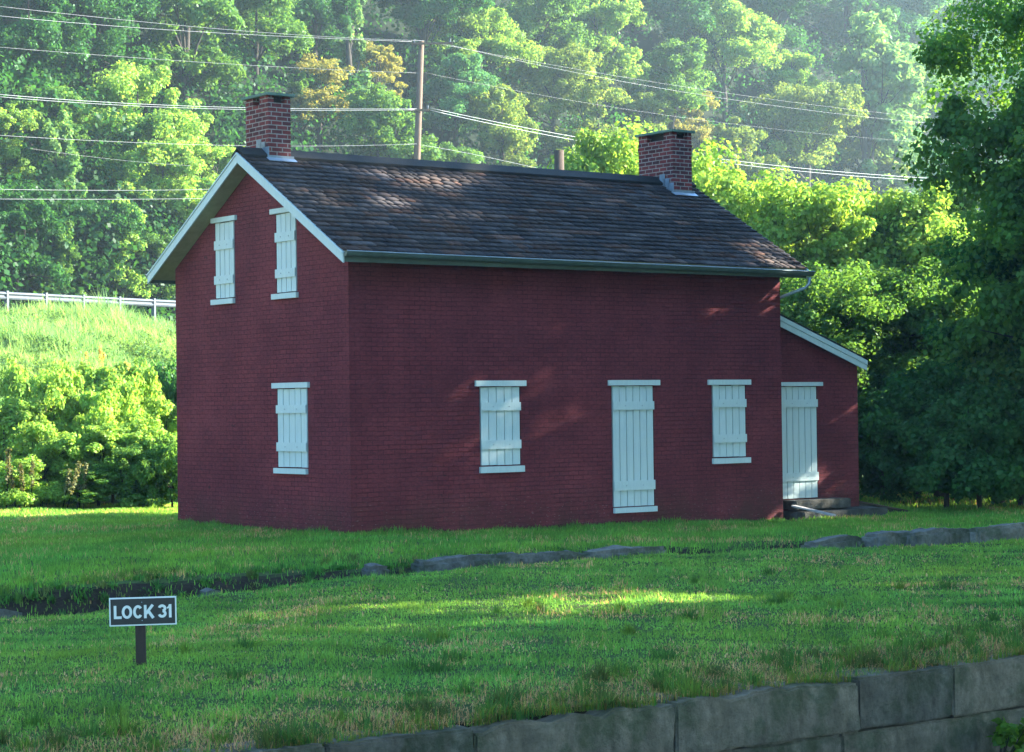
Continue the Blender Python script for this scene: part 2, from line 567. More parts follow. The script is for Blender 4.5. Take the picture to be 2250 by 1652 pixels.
def holed_wall(poly, openings, P, nrm_in, recess=0.10):
    """poly: outline in (u,w); openings (u0,u1,w0,w1); P(u,w,depth) -> world"""
    bm = bmesh.new()
    vs_ = [bm.verts.new((u, 0, w)) for u, w in poly]
    bm.faces.new(vs_)
    for (u0, u1, w0, w1) in openings:
        for co, no in (((u0, 0, 0), (1, 0, 0)), ((u1, 0, 0), (1, 0, 0)), ((0, 0, w0), (0, 0, 1)), ((0, 0, w1), (0, 0, 1))):
            bmesh.ops.bisect_plane(bm, geom=bm.verts[:] + bm.edges[:] + bm.faces[:], plane_co=co, plane_no=no)
    kill = []
    for f in bm.faces:
        c = f.calc_center_median()
        for (u0, u1, w0, w1) in openings:
            if u0 < c.x < u1 and w0 < c.z < w1:
                kill.append(f); break
    bmesh.ops.delete(bm, geom=kill, context='FACES')
    quads = []
    for f in bm.faces:
        quads.append(([P(v.co.x, v.co.z, 0) for v in f.verts], [(v.co.x, v.co.z) for v in f.verts]))
    bm.free()
    for (u0, u1, w0, w1) in openings:
        for (a, b) in (((u0, w0), (u1, w0)), ((u1, w0), (u1, w1)), ((u1, w1), (u0, w1)), ((u0, w1), (u0, w0))):
            quads.append(([P(a[0], a[1], 0), P(b[0], b[1], 0), P(b[0], b[1], -recess), P(a[0], a[1], -recess)],
                          [(a[0], a[1]), (b[0], b[1]), (b[0] + .05, b[1] + .05), (a[0] + .05, a[1] + .05)]))
        quads.append(([P(u0, w0, -recess), P(u1, w0, -recess), P(u1, w1, -recess), P(u0, w1, -recess)],
                      [(u0, w0), (u1, w0), (u1, w1), (u0, w1)]))
    return quads


PF = lambda u, w, d: (u, -d, w)          # front wall, d outwards
PG = lambda u, w, d: (-d, u, w)          # left gable wall
PL = lambda u, w, d: (u, 0.5 - d, w)     # lean-to front wall

ZE0, SL = 4.61, 0.58                     # roof top surface at y=-0.35, slope
zroof = lambda y: ZE0 + SL * ((y + 0.35) if y <= D / 2 else (D - y + 0.35))
WT = zroof(0) - 0.17                     # wall top under the roof
APEX = zroof(D / 2) - 0.17
GRD = -0.35

front_op = [(2.60, 3.47, 1.05, 2.41), (5.50, 6.49, 0.24, 2.41), (7.90, 8.76, 1.06, 2.41)]
gable_op = [(1.28, 2.26, 1.07, 2.42), (3.63, 4.32, 4.02, 5.38), (1.57, 2.24, 4.02, 5.38)]
mb = MB()
for q, uv in holed_wall([(0, GRD), (L, GRD), (L, WT), (0, WT)], front_op, PF, 1): mb.quad(q, uv)
for q, uv in holed_wall([(0, GRD), (D, GRD), (D, WT), (D / 2, APEX), (0, WT)], gable_op, PG, 1): mb.quad(q, uv)
pts = [(0, GRD), (D, GRD), (D, WT), (D / 2, APEX), (0, WT)]
mb.quad([(L, u, w_) for u, w_ in pts], pts)
mb.quad([(0, D, GRD), (L, D, GRD), (L, D, WT), (0, D, WT)], [(0, GRD), (L, GRD), (L, WT), (0, WT)])
mb.build("wall", MAT['brick'], house)


def boarded(name, P, u0, u1, w0, w1, lintel, sill, battens, n, label=None, bolts=2):
    mb = MB()

    def slab(a0, a1, b0, b1, d0, d1, M):
        c = [P(a0, b0, d1), P(a1, b0, d1), P(a1, b0, d0), P(a0, b0, d0), P(a0, b1, d1), P(a1, b1, d1), P(a1, b1, d0), P(a0, b1, d0)]
        M.hexa(c)
    bw = (u1 - u0) / n
    for k in range(n):
        jt = random.uniform(-0.006, 0.006)
        slab(u0 + k * bw + 0.008, u0 + (k + 1) * bw - 0.008, w0 + 0.004 + abs(jt), w1 - 0.008 + jt, -0.035, 0.004 + jt * 0.3, mb)
    win = mb.build(name, MAT['white'], house, bevel=0.003)
    if label: win['label'] = label
    bk = MB(); slab(u0 + .002, u1 - .002, w0 + .002, w1 - .002, -0.085, -0.045, bk)
    bk.build("shade_backing", MAT['dark'], win)  # near-black sheet gives the gaps between boards their shade
    for (b0, b1) in battens:
        m2 = MB()
        sh = random.uniform(-0.004, 0.006)
        slab(u0 - 0.003 + sh, u1 + 0.003 + sh, b0, b1, 0.008, 0.034, m2)
        for q in (0.29, 0.70)[:bolts]:
            uc = u0 + (u1 - u0) * q; wc = (b0 + b1) / 2
            m2.tube([P(uc, wc, 0.03), P(uc, wc, 0.040)], 0.010, 8)
        m2.build("batten", MAT['white'], win, bevel=0.004)
        for q in (0.29, 0.70)[:bolts]:
            m3 = MB()
            uc = u0 + (u1 - u0) * q; wc = (b0 + b1) / 2
            m3.tube([P(uc, wc, 0.038), P(uc, wc, 0.043)], 0.0085, 8)
            m3.build("bolt_head", MAT['zinc'], win)
    m4 = MB(); slab(*lintel, -0.03, 0.05, m4); m4.build("lintel", MAT['white'], win, bevel=0.008)
    if sill:
        m5 = MB(); slab(*sill, -0.05, 0.055, m5); m5.build("sill", MAT['white'], win, bevel=0.006)
    return win


boarded("window", PF, 2.62, 3.455, 1.06, 2.40, (2.505, 3.570, 2.405, 2.50), (2.58, 3.51, 0.94, 1.045), [(1.34, 1.49), (1.99, 2.13)], 5)
boarded("door", PF, 5.52, 6.47, 0.25, 2.40, (5.42, 6.61, 2.405, 2.50), (5.51, 6.50, 0.145, 0.238), [(0.54, 0.71), (1.97, 2.12)], 6)
boarded("window", PF, 7.92, 8.74, 1.07, 2.40, (7.80, 8.855, 2.405, 2.50), (7.885, 8.82, 0.955, 1.055), [(1.34, 1.49), (1.99, 2.14)], 5)
boarded("window", PG, 1.30, 2.24, 1.08, 2.41, (1.21, 2.36, 2.415, 2.505), (1.29, 2.32, 0.975, 1.065), [(1.35, 1.50), (1.99, 2.13)], 5)
boarded("window", PG, 3.65, 4.30, 4.03, 5.37, (3.54, 4.39, 5.375, 5.46), (3.63, 4.41, 3.925, 4.015), [(4.28, 4.43), (4.89, 5.05)], 4)
boarded("window", PG, 1.59, 2.22, 4.03, 5.37, (1.48, 2.36, 5.375, 5.46), (1.53, 2.33, 3.925, 4.015), [(4.28, 4.43), (4.89, 5.05)], 4)

# ---- roof: deck, shingle courses, ridge
O = 0.33
rl, rr = -O, L + O
mb = MB()
for sgn in (0, 1):
    ya, yb = (-0.35, D / 2) if sgn == 0 else (D / 2, D + 0.35)
    za, zb = zroof(ya) - 0.03, zroof(yb) - 0.03
    mb.hexa([(rl + .02, ya, za - 0.12), (rr - .02, ya, za - 0.12), (rr - .02, yb, zb - 0.12), (rl + .02, yb, zb - 0.12),
             (rl + .02, ya, za), (rr - .02, ya, za), (rr - .02, yb, zb), (rl + .02, yb, zb)])
roof = mb.build("roof", MAT['soffit'], house)


def shingle_mesh(x0, x1, ya, za, yb, zb, ncourse, seed, th=0.016, over=0.03):
    """courses of shingles from the eave (ya,za) to the top (yb,zb) between x0 and x1"""
    r = np.random.default_rng(seed)
    dy, dz = yb - ya, zb - za
    ln = math.hypot(dy, dz)
    ey, ez = dy / ln, dz / ln
    ny_, nz_ = (-ez, ey) if ey > 0 else (ez, -ey)
    V, Fc, T = [], [], []
    ex = ln / ncourse
    sag = r.uniform(-1, 1, 6)
    run = 0
    for k in range(ncourse):
        x = x0 - r.uniform(0, 0.1)
        while x < x1:
            wd = r.uniform(0.11, 0.30)
            a, b = max(x, x0) + 0.0006, min(x + wd, x1) - 0.0006
            x += wd
            if b - a < 0.015: continue
            wv = 0.010 * math.sin(a * 1.1 + sag[0] * 3) + 0.006 * math.sin(a * 2.9 + k * .3)
            s0 = k * ex - (over if k == 0 else 0) + r.uniform(-0.003, 0.002) + wv
            s1 = (k + 1) * ex + 0.05
            if k == ncourse - 1: s1 = ln
            t = th * r.uniform(1.42, 1.5)
            lift0, lift1 = 0.020 + r.uniform(0, 0.001), 0.0
            base = len(V)
            for (s, lf) in ((s0, lift0), (s1, lift1)):
                for h in (0.0, t if s == s0 else t * 0.4):
                    for xx in (a, b):
                        V.append((xx, ya + ey * s + ny_ * (lf + h), za + ez * s + nz_ * (lf + h)))
            # 0,1 bottom-butt; 2,3 top-butt; 4,5 bottom-head; 6,7 top-head
            for f in ((0, 1, 3, 2), (2, 3, 7, 6), (0, 2, 6, 4), (1, 5, 7, 3)):
                Fc.append([base + i for i in f])
            if run <= 0:
                run = r.integers(1, 4)
                g0 = r.choice([0.034, 0.045, 0.056, 0.072, 0.10], p=[.2, .28, .27, .17, .08])
                hue = r.choice([0, 1, 2], p=[.55, .3, .15])
            run -= 1
            g = g0 * r.uniform(0.56, 0.66)
            g *= 1.1
            g *= 1.25
            c = [(g * 1.1, g * .98, g * 1.0), (g * 1.3, g * 1.0, g * .92), (g * 1.75, g * 1.02, g * .78)][hue]
            T += [c] * 8
    me = np_mesh("shingles", np.array(V), np.array(Fc), np.array(T))
    return me


NC = 22
s_f = link_mesh("front_shingles", shingle_mesh(rl - .02, rr + .02, -0.36, ZE0 - 0.035, D / 2, zroof(D / 2) - 0.03, NC, 5), MAT['shingle'], roof)
s_b = link_mesh("rear_shingles", shingle_mesh(rl - .02, rr + .02, D + 0.36, ZE0 - 0.035, D / 2, zroof(D / 2) - 0.03, NC, 6), MAT['shingle'], roof)
mb = MB()
RZ = zroof(D / 2) - 0.0
for sg in (-1, 1):
    y0_, y1_ = D / 2 + sg * 0.21, D / 2 + sg * 0.002
    za_, zb_ = zroof(y0_) + 0.012, RZ + 0.03
    q0 = [(rl - .02, y0_, za_), (rr + .02, y0_, za_), (rr + .02, y1_, zb_), (rl - .02, y1_, zb_)]
    q1 = [(rl - .02, y0_ + sg * .004, za_ + .045), (rr + .02, y0_ + sg * .004, za_ + .045), (rr + .02, y1_, zb_ + .05), (rl - .02, y1_, zb_ + .05)]
    if sg > 0:
        q0, q1 = [q0[k] for k in (3, 2, 1, 0)], [q1[k] for k in (3, 2, 1, 0)]
    mb.hexa(q0 + q1)
mb.build("ridge_cap", MAT['ridge'], roof, bevel=0.004)

# bargeboards on both gables: a deep lower board and a thin upper moulding
for (xa, sgn) in ((rl, -1), (rr, 1)):
    for side in (0, 1):
        mb = MB()
        for (d0, d1, h0, h1) in ((0.0, 0.03, -0.200, -0.055), (0.0, 0.048, -0.052, -0.022)):
            x0, x1 = (xa - d1, xa - d0) if sgn < 0 else (xa + d0, xa + d1)
            ya, yb = (-0.40, D / 2) if side == 0 else (D / 2, D + 0.40)
            if side == 0: yb -= 0.001
            else: ya += 0.001
            za, zb = zroof(ya), zroof(yb)
            mb.hexa([(x0, ya, za + h0), (x1, ya, za + h0), (x1, yb, zb + h0), (x0, yb, zb + h0),
                     (x0, ya, za + h1), (x1, ya, za + h1), (x1, yb, zb + h1), (x0, yb, zb + h1)])
        mb.build("bargeboard", MAT['white'], house, bevel=0.003)
# fascia and gutters
for (yf, sg) in ((-0.35, -1), (D + 0.35, 1)):
    mb = MB()
    y0, y1 = sorted((yf, yf + sg * 0.025))
    mb.box(rl, rr, y0, y1, ZE0 - 0.21, ZE0 - 0.05)
    mb.build("fascia", MAT['gutter'], house)
    mb = MB()
    # half-round gutter as a swept profile with an outer bead
    prof = []
    for k in range(9):
        an = math.pi * k / 8
        prof.append((yf + sg * (0.09 - 0.062 * math.cos(an)), -0.075 * math.sin(an)))
    xa_, xb_ = rl - 0.015, rr + 0.10
    zz = lambda x: ZE0 - 0.055 - 0.045 * (x - xa_) / (xb_ - xa_)
    for k in range(8):
        (ya, dza), (yb, dzb) = prof[k], prof[k + 1]
        mb.quad([(xa_, ya, zz(xa_) + dza), (xb_, ya, zz(xb_) + dza), (xb_, yb, zz(xb_) + dzb), (xa_, yb, zz(xa_) + dzb)])
    for xe in (xa_, xb_):
        mb.quad([(xe, p[0], zz(xe) + p[1]) for p in prof])
    yo = yf + sg * 0.155
    mb.tube([(xa_, yo, zz(xa_) + .004), (xb_, yo, zz(xb_) + .004)], 0.011, 8)
    g = mb.build("gutter", MAT['gutter'], house, smooth=False)
    if sg < 0:
        bd = MB(); bd.tube([(xa_, yo - .002, zz(xa_) + .013), (xb_ - .02, yo - .002, zz(xb_) + .013)], 0.007, 6)
        bd.build("gutter_bead", MAT['zinc'], g)
mb = MB()
zd = ZE0 - 0.19
mb.tube([(L + 0.36, -0.42, zd), (L + 0.36, -0.42, zd - 0.12), (L + 0.30, -0.38, zd - 0.2), (L + 0.10, 0.06, zd - 0.36), (L + 0.05, 0.2, zd - 0.44), (L + 0.05, 0.22, 3.95)],
        [.035, .035, .03, .028, .028, .028], 8)
mb.build("downpipe", MAT['zinc'], house, smooth=True)


def chimney(x0, x1, y0, y1, ztop, label, wide):
    mb = MB()
    zb = zroof(D / 2) - 0.9
    op = 0.13
    # shaft up to the openings, corner piers, openings filled near-black for shade
    mb.box(x0, x1, y0, y1, zb, ztop - op - 0.06)
    t = 0.115
    zt0, zt1 = ztop - op - 0.06, ztop - 0.05
    for (a, b) in ((x0, x0 + t), (x1 - t, x1)):
        for (c, d) in ((y0, y0 + (0.26 if wide else 0.28)), (y1 - 0.26, y1)):
            mb.box(a, b, c, d, zt0, zt1)
    mb.box(x0 + t, x1 - t, y0, y0 + t, zt0, zt0 + 0.02)
    mb.box(x0 - 0.012, x1 + 0.012, y0 - 0.012, y1 + 0.012, ztop - 0.36, ztop - 0.29) if wide else None
    c = mb.build("chimney", MAT['chimney'], roof)
    c['label'] = label
    d = MB(); d.box(x0 + t, x1 - t, y0 + t, y1 - t, zt0 + .001, zt1 - .001)
    # sub-parts hang under the chimney's own parent level: the cap and flashing are pieces of the roof top
    cp = MB()
    e = 0.055
    cp.box(x0 - e, x1 + e, y0 - e, y1 + e, zt1 + 0.001, zt1 + 0.045)
    return c, d, cp


def flashing(x0, x1, y0):
    mb = MB()
    # stepped flashing down the left cheek and an apron along the front
    n = 3
    yy = y0 - 0.02
    for k in range(n):
        a = y0 + k * 0.13 - 0.03
        zc = zroof(a) + 0.02
        mb.box(x0 - 0.016, x0 - 0.004, a, a + 0.15, zc - 0.05, zc + 0.20 + 0.02 * k)
    mb.box(x0 - 0.03, x1 + 0.05, y0 - 0.022, y0 - 0.004, zroof(y0) - 0.03, zroof(y0) + 0.055)
    z0 = zroof(y0 - .11)
    mb.hexa([(x0 - .05, y0 - .12, zroof(y0 - .12) + .018), (x1 + .06, y0 - .12, zroof(y0 - .12) + .018), (x1 + .06, y0 - .005, zroof(y0) + .018), (x0 - .05, y0 - .005, zroof(y0) + .018),
             (x0 - .05, y0 - .12, zroof(y0 - .12) + .026), (x1 + .06, y0 - .12, zroof(y0 - .12) + .026), (x1 + .06, y0 - .005, zroof(y0) + .026), (x0 - .05, y0 - .005, zroof(y0) + .026)])
    return mb


for args in ((0.15, 0.60, 2.70, 3.46, 7.52, "narrow brick chimney with thick pale mortar at the near gable", False),
             (9.16, 9.66, 2.40, 3.42, 7.46, "wider brick chimney at the far gable above the lean-to", True)):
    c, d, cp = chimney(*args)
    c.parent = house
    d.build("flue_shade", MAT['dark'], c)  # solid near-black block stands in for the shade in the openings
    cp.build("chimney_cap", MAT['capslab'], c, bevel=0.006)
    flashing(args[0], args[1], args[2]).build("flashing", MAT['zinc'], c)

# ---- lean-to
LX = 12.26
zl = lambda x: 3.84 - 0.357 * (x - L)
mb = MB()
lo_op = [(10.11, 11.13, 0.20, 2.38)]
for q, uv in holed_wall([(L, GRD - .1), (LX, GRD - .1), (LX, zl(LX) - 0.13), (L, zl(L) - 0.13)], lo_op, PL, 1): mb.quad(q, uv)
mb.quad([(LX, .5, GRD - .1), (LX, 4.9, GRD - .1), (LX, 4.9, zl(LX) - .13), (LX, .5, zl(LX) - .13)], [(0.5, GRD), (4.9, GRD), (4.9, 2.7), (.5, 2.7)])
mb.quad([(L, 4.9, GRD - .1), (LX, 4.9, GRD - .1), (LX, 4.9, zl(LX) - .13), (L, 4.9, zl(L) - .13)], [(0, GRD), (2.6, GRD), (2.6, 2.8), (0, 3.7)])
lw = mb.build("lean_to_wall", MAT['brick'], house)
boarded("door", PL, 10.13, 11.11, 0.21, 2.375, (10.02, 11.25, 2.38, 2.455), None, [(0.55, 0.71), (1.97, 2.12)], 6,
        "boarded lean-to door half hidden behind the house corner")
mb = MB()
xe = LX + 0.07
mb.hexa([(L + .003, 0.34, zl(L) - .12), (xe, .34, zl(xe) - .12), (xe, 5.05, zl(xe) - .12), (L + .003, 5.05, zl(L) - .12),
         (L + .003, 0.34, zl(L) - .01), (xe, .34, zl(xe) - .01), (xe, 5.05, zl(xe) - .01), (L + .003, 5.05, zl(L) - .01)])
lr = mb.build("lean_to_roof", MAT['soffit'], house)
mb = MB()
mb.hexa([(L + .003, 0.30, zl(L) - .008), (xe + .04, .30, zl(xe + .04) - .008), (xe + .04, 5.1, zl(xe + .04) - .008), (L + .003, 5.1, zl(L) - .008),
         (L + .003, 0.30, zl(L) + .025), (xe + .04, .30, zl(xe + .04) + .025), (xe + .04, 5.1, zl(xe + .04) + .025), (L + .003, 5.1, zl(L) + .025)])
mb.build("roofing", MAT['ridge'], lr)
mb = MB()
for (h0, h1, y0, y1) in ((-0.215, -0.105, 0.315, 0.338), (-0.100, -0.012, 0.302, 0.338)):
    mb.hexa([(L + .004, y0, zl(L) + h0), (xe + .02, y0, zl(xe + .02) + h0), (xe + .02, y1, zl(xe + .02) + h0), (L + .004, y1, zl(L) + h0),
             (L + .004, y0, zl(L) + h1), (xe + .02, y0, zl(xe + .02) + h1), (xe + .02, y1, zl(xe + .02) + h1), (L + .004, y1, zl(L) + h1)])
mb.build("bargeboard", MAT['white'], house, bevel=0.003)


def rough_block(name, x0, x1, y0, y1, z0, z1, mat, parent=None, amp=0.02, seed=0, seg=0.12, rot=0.0, round_=0.0, chip=0.0):
    r = random.Random(seed)
    bm = bmesh.new()
    bmesh.ops.create_cube(bm, size=1)
    cx, cy_, cz = (x0 + x1) / 2, (y0 + y1) / 2, (z0 + z1) / 2
    sx, sy, sz = x1 - x0, y1 - y0, z1 - z0
    for v in bm.verts:
        v.co = Vector((v.co.x * sx, v.co.y * sy, v.co.z * sz))
    bmesh.ops.bevel(bm, geom=bm.edges[:], offset=(0.02 if round_ == 0 else min(sx, sy, sz) * 0.12 + round_), segments=2, affect='EDGES')
    for it in range(6):
        es = [e for e in bm.edges if e.calc_length() > seg]
        if not es: break
        bmesh.ops.subdivide_edges(bm, edges=es, cuts=1, use_grid_fill=True)
    bmesh.ops.triangulate(bm, faces=[f for f in bm.faces if len(f.verts) > 4])
    from mathutils import noise
    off = Vector((seed * 3.7, seed * 1.3, 0))
    bm.normal_update()
    for v in bm.verts:
        p = v.co * 2.6 + off
        d = noise.noise(p) * 0.6 + noise.noise(p * 2.7) * 0.35 + noise.noise(p * 7) * 0.2
        v.co += v.normal * d * amp * 2
        if round_:
            ex_ = abs(v.co.x) / (sx / 2)
            w0 = noise.noise(Vector((v.co.x * 1.1 + seed, v.co.y * 1.5, 2.0)))
            v.co.z *= 1 - 0.35 * max(0, ex_ - .35) + 0.30 * w0
            v.co.y *= 1 - 0.45 * max(0, ex_ - .3) + 0.3 * noise.noise(Vector((v.co.x * 1.7, 3.0, seed)))
        if chip and v.co.z > sz * 0.15:
            k = noise.noise(Vector((v.co.x * 2.2, seed * 5.1, 0)))
            k2 = noise.noise(Vector((v.co.x * 7.0, seed * 2.1, 4)))
            v.co.z -= chip * max(0, k + 0.25 + k2 * 0.5)
    me = bpy.data.meshes.new(name)
    bm.to_mesh(me); bm.free()
    o = link_mesh(name, me, mat, parent)
    o.location = (cx, cy_, cz)
    o.rotation_euler = (0, 0, rot)
    return o


tag(rough_block("stone_step", 10.0, 11.50, -0.02, 0.47, 0.02, 0.20, MAT['concrete'], amp=0.006, seed=3),
    "grey stone step right under the lean-to door", "doorstep")
tag(rough_block("stone_step", 10.02, 12.32, -0.22, 0.46, -0.34, -0.004, MAT['concrete'], amp=0.01, seed=4),
    "long low stone slab along the foot of the lean-to, beneath the upper step", "doorstep")
mb = MB()
p0, p1 = Vector((9.82, -0.12, 0.06)), Vector((10.05, -0.75, -0.09))
mb.hexa([(9.80, -.1, .10), (9.92, -.1, .10), (10.12, -.95, -.06), (10.0, -.97, -.06), (9.80, -.1, .13), (9.92, -.1, .13), (10.12, -.95, -.03), (10.0, -.97, -.03)])
tag(mb.build("loose_plank", MAT['plank'], bevel=0.003), "pale loose board leaning down from the steps onto the grass", "plank")
# low cellar bulkhead right of the lean-to
cb = empty("cellar_hatch", (LX + 0.6, 1.2, -0.2))
tag(cb, "low dark sloping cellar hatch beside the right wall of the lean-to", "cellar hatch")
mb = MB()
mb.hexa([(-.55, -.55, -.1), (.9, -.55, -.1), (.9, .9, -.1), (-.55, .9, -.1), (-.55, -.55, .27), (.9, -.55, .02), (.9, .9, .02), (-.55, .9, .27)])
mb.build("curb", MAT['concrete'], cb, bevel=0.01)
mb = MB()
mb.hexa([(-.57, -.6, .278), (.97, -.6, .015), (.97, .95, .015), (-.57, .95, .278), (-.57, -.6, .315), (.97, -.6, .05), (.97, .95, .05), (-.57, .95, .315)])
mb.build("hatch_door", MAT['stub'], cb, bevel=0.005)

# ------------------------------------------------------------------ sign
sp = at(310, 1462, 19.72)
gz = float(ground(sp[0], sp[1]))
syaw = math.atan2(-CR[1], CR[0])
sign = empty("lock_sign", (sp[0], sp[1], gz), -YAW + rad(6))
sign.rotation_euler = (0.012, -0.010, -YAW + rad(6))
tag(sign, "small dark sign board reading LOCK 31 on a short wooden post in the grass", "sign")
top = float(at(317, 1312, 19.7)[2]) - gz
mb = MB()
mb.box(-0.046, 0.044, 0.0, 0.085, -0.25, top - 0.03)
po = mb.build("post", MAT['signpost'], sign, bevel=0.004)
mb = MB(); cx0 = 0.028
mb.box(cx0 - 0.303, cx0 + 0.303, -0.022, -0.002, top - 0.258, top)
pl_ = mb.build("board", MAT['signwhite'], sign, bevel=0.002)
mb = MB()
mb.box(cx0 - 0.291, cx0 + 0.291, -0.0235, -0.0225, top - 0.246, top - 0.012)
mb.build("panel", MAT['signplate'], pl_)
def arc(cx, cy_, rx, ry, a0, a1, n=14):
    return [(cx + rx * math.cos(rad(a0 + (a1 - a0) * k / n)), cy_ + ry * math.sin(rad(a0 + (a1 - a0) * k / n))) for k in range(n + 1)]


def stroke(M, pts, wd, close=False):
    n = len(pts)
    Lf, Rt = [], []
    for k in range(n):
        a = pts[k - 1] if (k > 0 or close) else pts[k]
        b = pts[(k + 1) % n] if (k < n - 1 or close) else pts[k]
        p = pts[k]
        d1 = Vector((p[0] - a[0], p[1] - a[1])); d2 = Vector((b[0] - p[0], b[1] - p[1]))
        if d1.length < 1e-9: d1 = d2
        if d2.length < 1e-9: d2 = d1
        d1.normalize(); d2.normalize()
        t_ = (d1 + d2).normalized()
        nn = Vector((-t_.y, t_.x)) * (wd / 2 / max(0.5, t_.dot(d1)))
        Lf.append((p[0] + nn.x, p[1] + nn.y)); Rt.append((p[0] - nn.x, p[1] - nn.y))
    for k in range(n if close else n - 1):
        k2 = (k + 1) % n
        M.quad([(Rt[k][0], -0.0252, Rt[k][1]), (Rt[k2][0], -0.0252, Rt[k2][1]), (Lf[k2][0], -0.0252, Lf[k2][1]), (Lf[k][0], -0.0252, Lf[k][1])])


def glyph(ch, x0, zb, w_, h_, sw):
    M = MB(); hs = sw / 2
    X0, X1, Z0, Z1 = x0 + hs, x0 + w_ - hs, zb + hs, zb + h_ - hs
    cx, cz = (X0 + X1) / 2, (Z0 + Z1) / 2
    if ch == 'L':
        stroke(M, [(X0, zb + h_), (X0, Z0), (x0 + w_, Z0)], sw)
    elif ch == 'O':
        stroke(M, arc(cx, cz, (X1 - X0) / 2, (Z1 - Z0) / 2, 0, 360 - 12, 29), sw, True)
    elif ch == 'C':
        stroke(M, arc(cx, cz, (X1 - X0) / 2, (Z1 - Z0) / 2, 38, 322, 26), sw)
    elif ch == 'K':
        stroke(M, [(X0, zb), (X0, zb + h_)], sw)
        stroke(M, [(X0 + .2 * sw, zb + h_ * .33), (X1 + .1 * sw, zb + h_)], sw * 1.05)
        M.v = [(v[0], v[1] - (0.0003 if i_ >= 4 else 0), v[2]) for i_, v in enumerate(M.v)]
        n0 = len(M.v)
        stroke(M, [(x0 + w_ * .40, zb + h_ * .58), (X1 + .25 * sw, zb)], sw * 1.1)
        M.v = [(v[0], v[1] - (0.0006 if i_ >= n0 else 0), v[2]) for i_, v in enumerate(M.v)]
    elif ch == '3':
        ru = (Z1 - cz) / 2; rw = (X1 - X0) / 2
        stroke(M, arc(cx, Z1 - ru * 0.97, rw * .95, ru * .97, 165, -80, 16), sw)
        n0 = len(M.v)
        stroke(M, arc(cx, Z0 + ru * 1.03, rw, ru * 1.03, 80, -165, 16), sw)
        M.v = [(v[0], v[1] - (0.0003 if i_ >= n0 else 0), v[2]) for i_, v in enumerate(M.v)]
    elif ch == '1':
        stroke(M, [(x0 + w_ * .62, zb), (x0 + w_ * .62, zb + h_)], sw)
        n0 = len(M.v)
        stroke(M, [(x0 + w_ * .1, zb + h_ * .72), (x0 + w_ * .36, zb + h_ * .77), (x0 + w_ * .52, zb + h_ * .93)], sw * .62)
        M.v = [(v[0], v[1] - (0.0003 if i_ >= n0 else 0), v[2]) for i_, v in enumerate(M.v)]
    return M


zb_ = top - 0.192
for ch, xo, w_ in (('L', -0.262, .070), ('O', -0.190, .094), ('C', -0.088, .088), ('K', 0.010, .090), ('3', 0.134, .080), ('1', 0.212, .056)):
    glyph(ch, cx0 + xo, zb_, w_, 0.121, 0.024).build("letter" if ch.isalpha() else "numeral", MAT['signwhite'], pl_)
mb = MB()
for zz_ in (top - 0.045, top - 0.212):
    mb = MB()
    mb.tube([(cx0 - .008, -0.0236, zz_), (cx0 - .008, -0.027, zz_)], 0.0045, 8)
    mb.build("screw", MAT['zinc'], pl_)

# ------------------------------------------------------------------ lock wall
lock = empty("lock_wall", (0, LOCK_Y, -0.4))
tag(lock, "old canal lock wall of big dark cut stone blocks along the lower lawn", "stone wall")


def xat(px, py, y=LOCK_Y):
    d = CF + CR * (px - 1125) / FPX + CU * (826 - py) / FPX
    return float((CAM + d * (y - CAM[1]) / d[1])[0])


jx = [-22.5, -20.2, -17.4, -14.8, xat(250, 1690) - .4, xat(715, 1640), xat(1040, 1600), xat(1481, 1560), xat(1884, 1500), xat(2093, 1480), xat(2420, 1450), 0.2, 2.6, 5.0, 7.8, 10.4, 13, 15.5, 18]
for k in range(len(jx) - 1):
    dz = random.uniform(-0.012, 0.012)
    chip = 0.07 if k in (6, 7) else 0.012
    o = rough_block("coping_stone", jx[k] + 0.004, jx[k + 1] - 0.004, -0.02 + random.uniform(-.012, .012), 0.50, -0.46, 0.012 + dz - (0.02 if k == 6 else 0), MAT['lockstone'], lock, amp=0.016, seed=20 + k, seg=0.07, chip=chip)
for c in range(1, 7):
    z1 = -0.47 - (c - 1) * 0.45
    x = -23 + (c % 2) * 0.9
    cuts = [x]
    rr_ = random.Random(c)
    while x < 18:
        x += rr_.uniform(1.3, 2.3); cuts.append(x)
    if c == 1:
        cuts = [q for q in cuts if q < jx[4] - 1] + [xat(600, 1740), xat(1260, 1650), xat(1440, 1640), xat(1850, 1600), xat(2300, 1560)] + [q for q in cuts if q > jx[10] + .8]
    for k in range(len(cuts) - 1):
        rough_block("wall_block", cuts[k] + .003, cuts[k + 1] - .003, -0.0 + rr_.uniform(-.012, .012), 0.5, z1 - 0.445, z1, MAT['lockstone'], lock, amp=0.018, seed=100 + c * 20 + k, seg=0.14)

# ------------------------------------------------------------------ ledge rocks along the ditch
rocks = [  # left px, right px, py, rise above the bank foot, label
    (800, 852, 1262, -0.04, 0.30, "small grey boulder at the left end of the ledge stones"),
    (915, 1132, 1240, 0.00, 0.42, "pointed flat grey ledge stone right of the small boulder"),
    (1125, 1292, 1238, -0.03, 0.42, "long low ledge stone with a pale cracked top, middle of the lawn edge"),
    (1284, 1456, 1232, -0.02, 0.40, "flat ledge stone fading into the grass below the boarded front window"),
    (1768, 1892, 1214, -0.03, 0.45, "cracked grey ledge stone, leftmost of the right-hand ledge stones"),
    (1890, 1984, 1200, 0.05, 0.45, "rounded grey ledge stone between the cracked stone and the long dark slab"),
    (1986, 2128, 1195, 0.07, 0.50, "long dark ledge slab near the right edge of the lawn"),
    (2132, 2330, 1188, 0.08, 0.50, "dark ledge slab at the far right end of the row of stones"),
    (-40, 55, 1336, -0.30, 0.40, "dark stone sunk in the bank at the left edge of the photo"),
    (440, 482, 1300, -0.24, 0.30, "small dark stone poking from the bank right of the sign"),
]
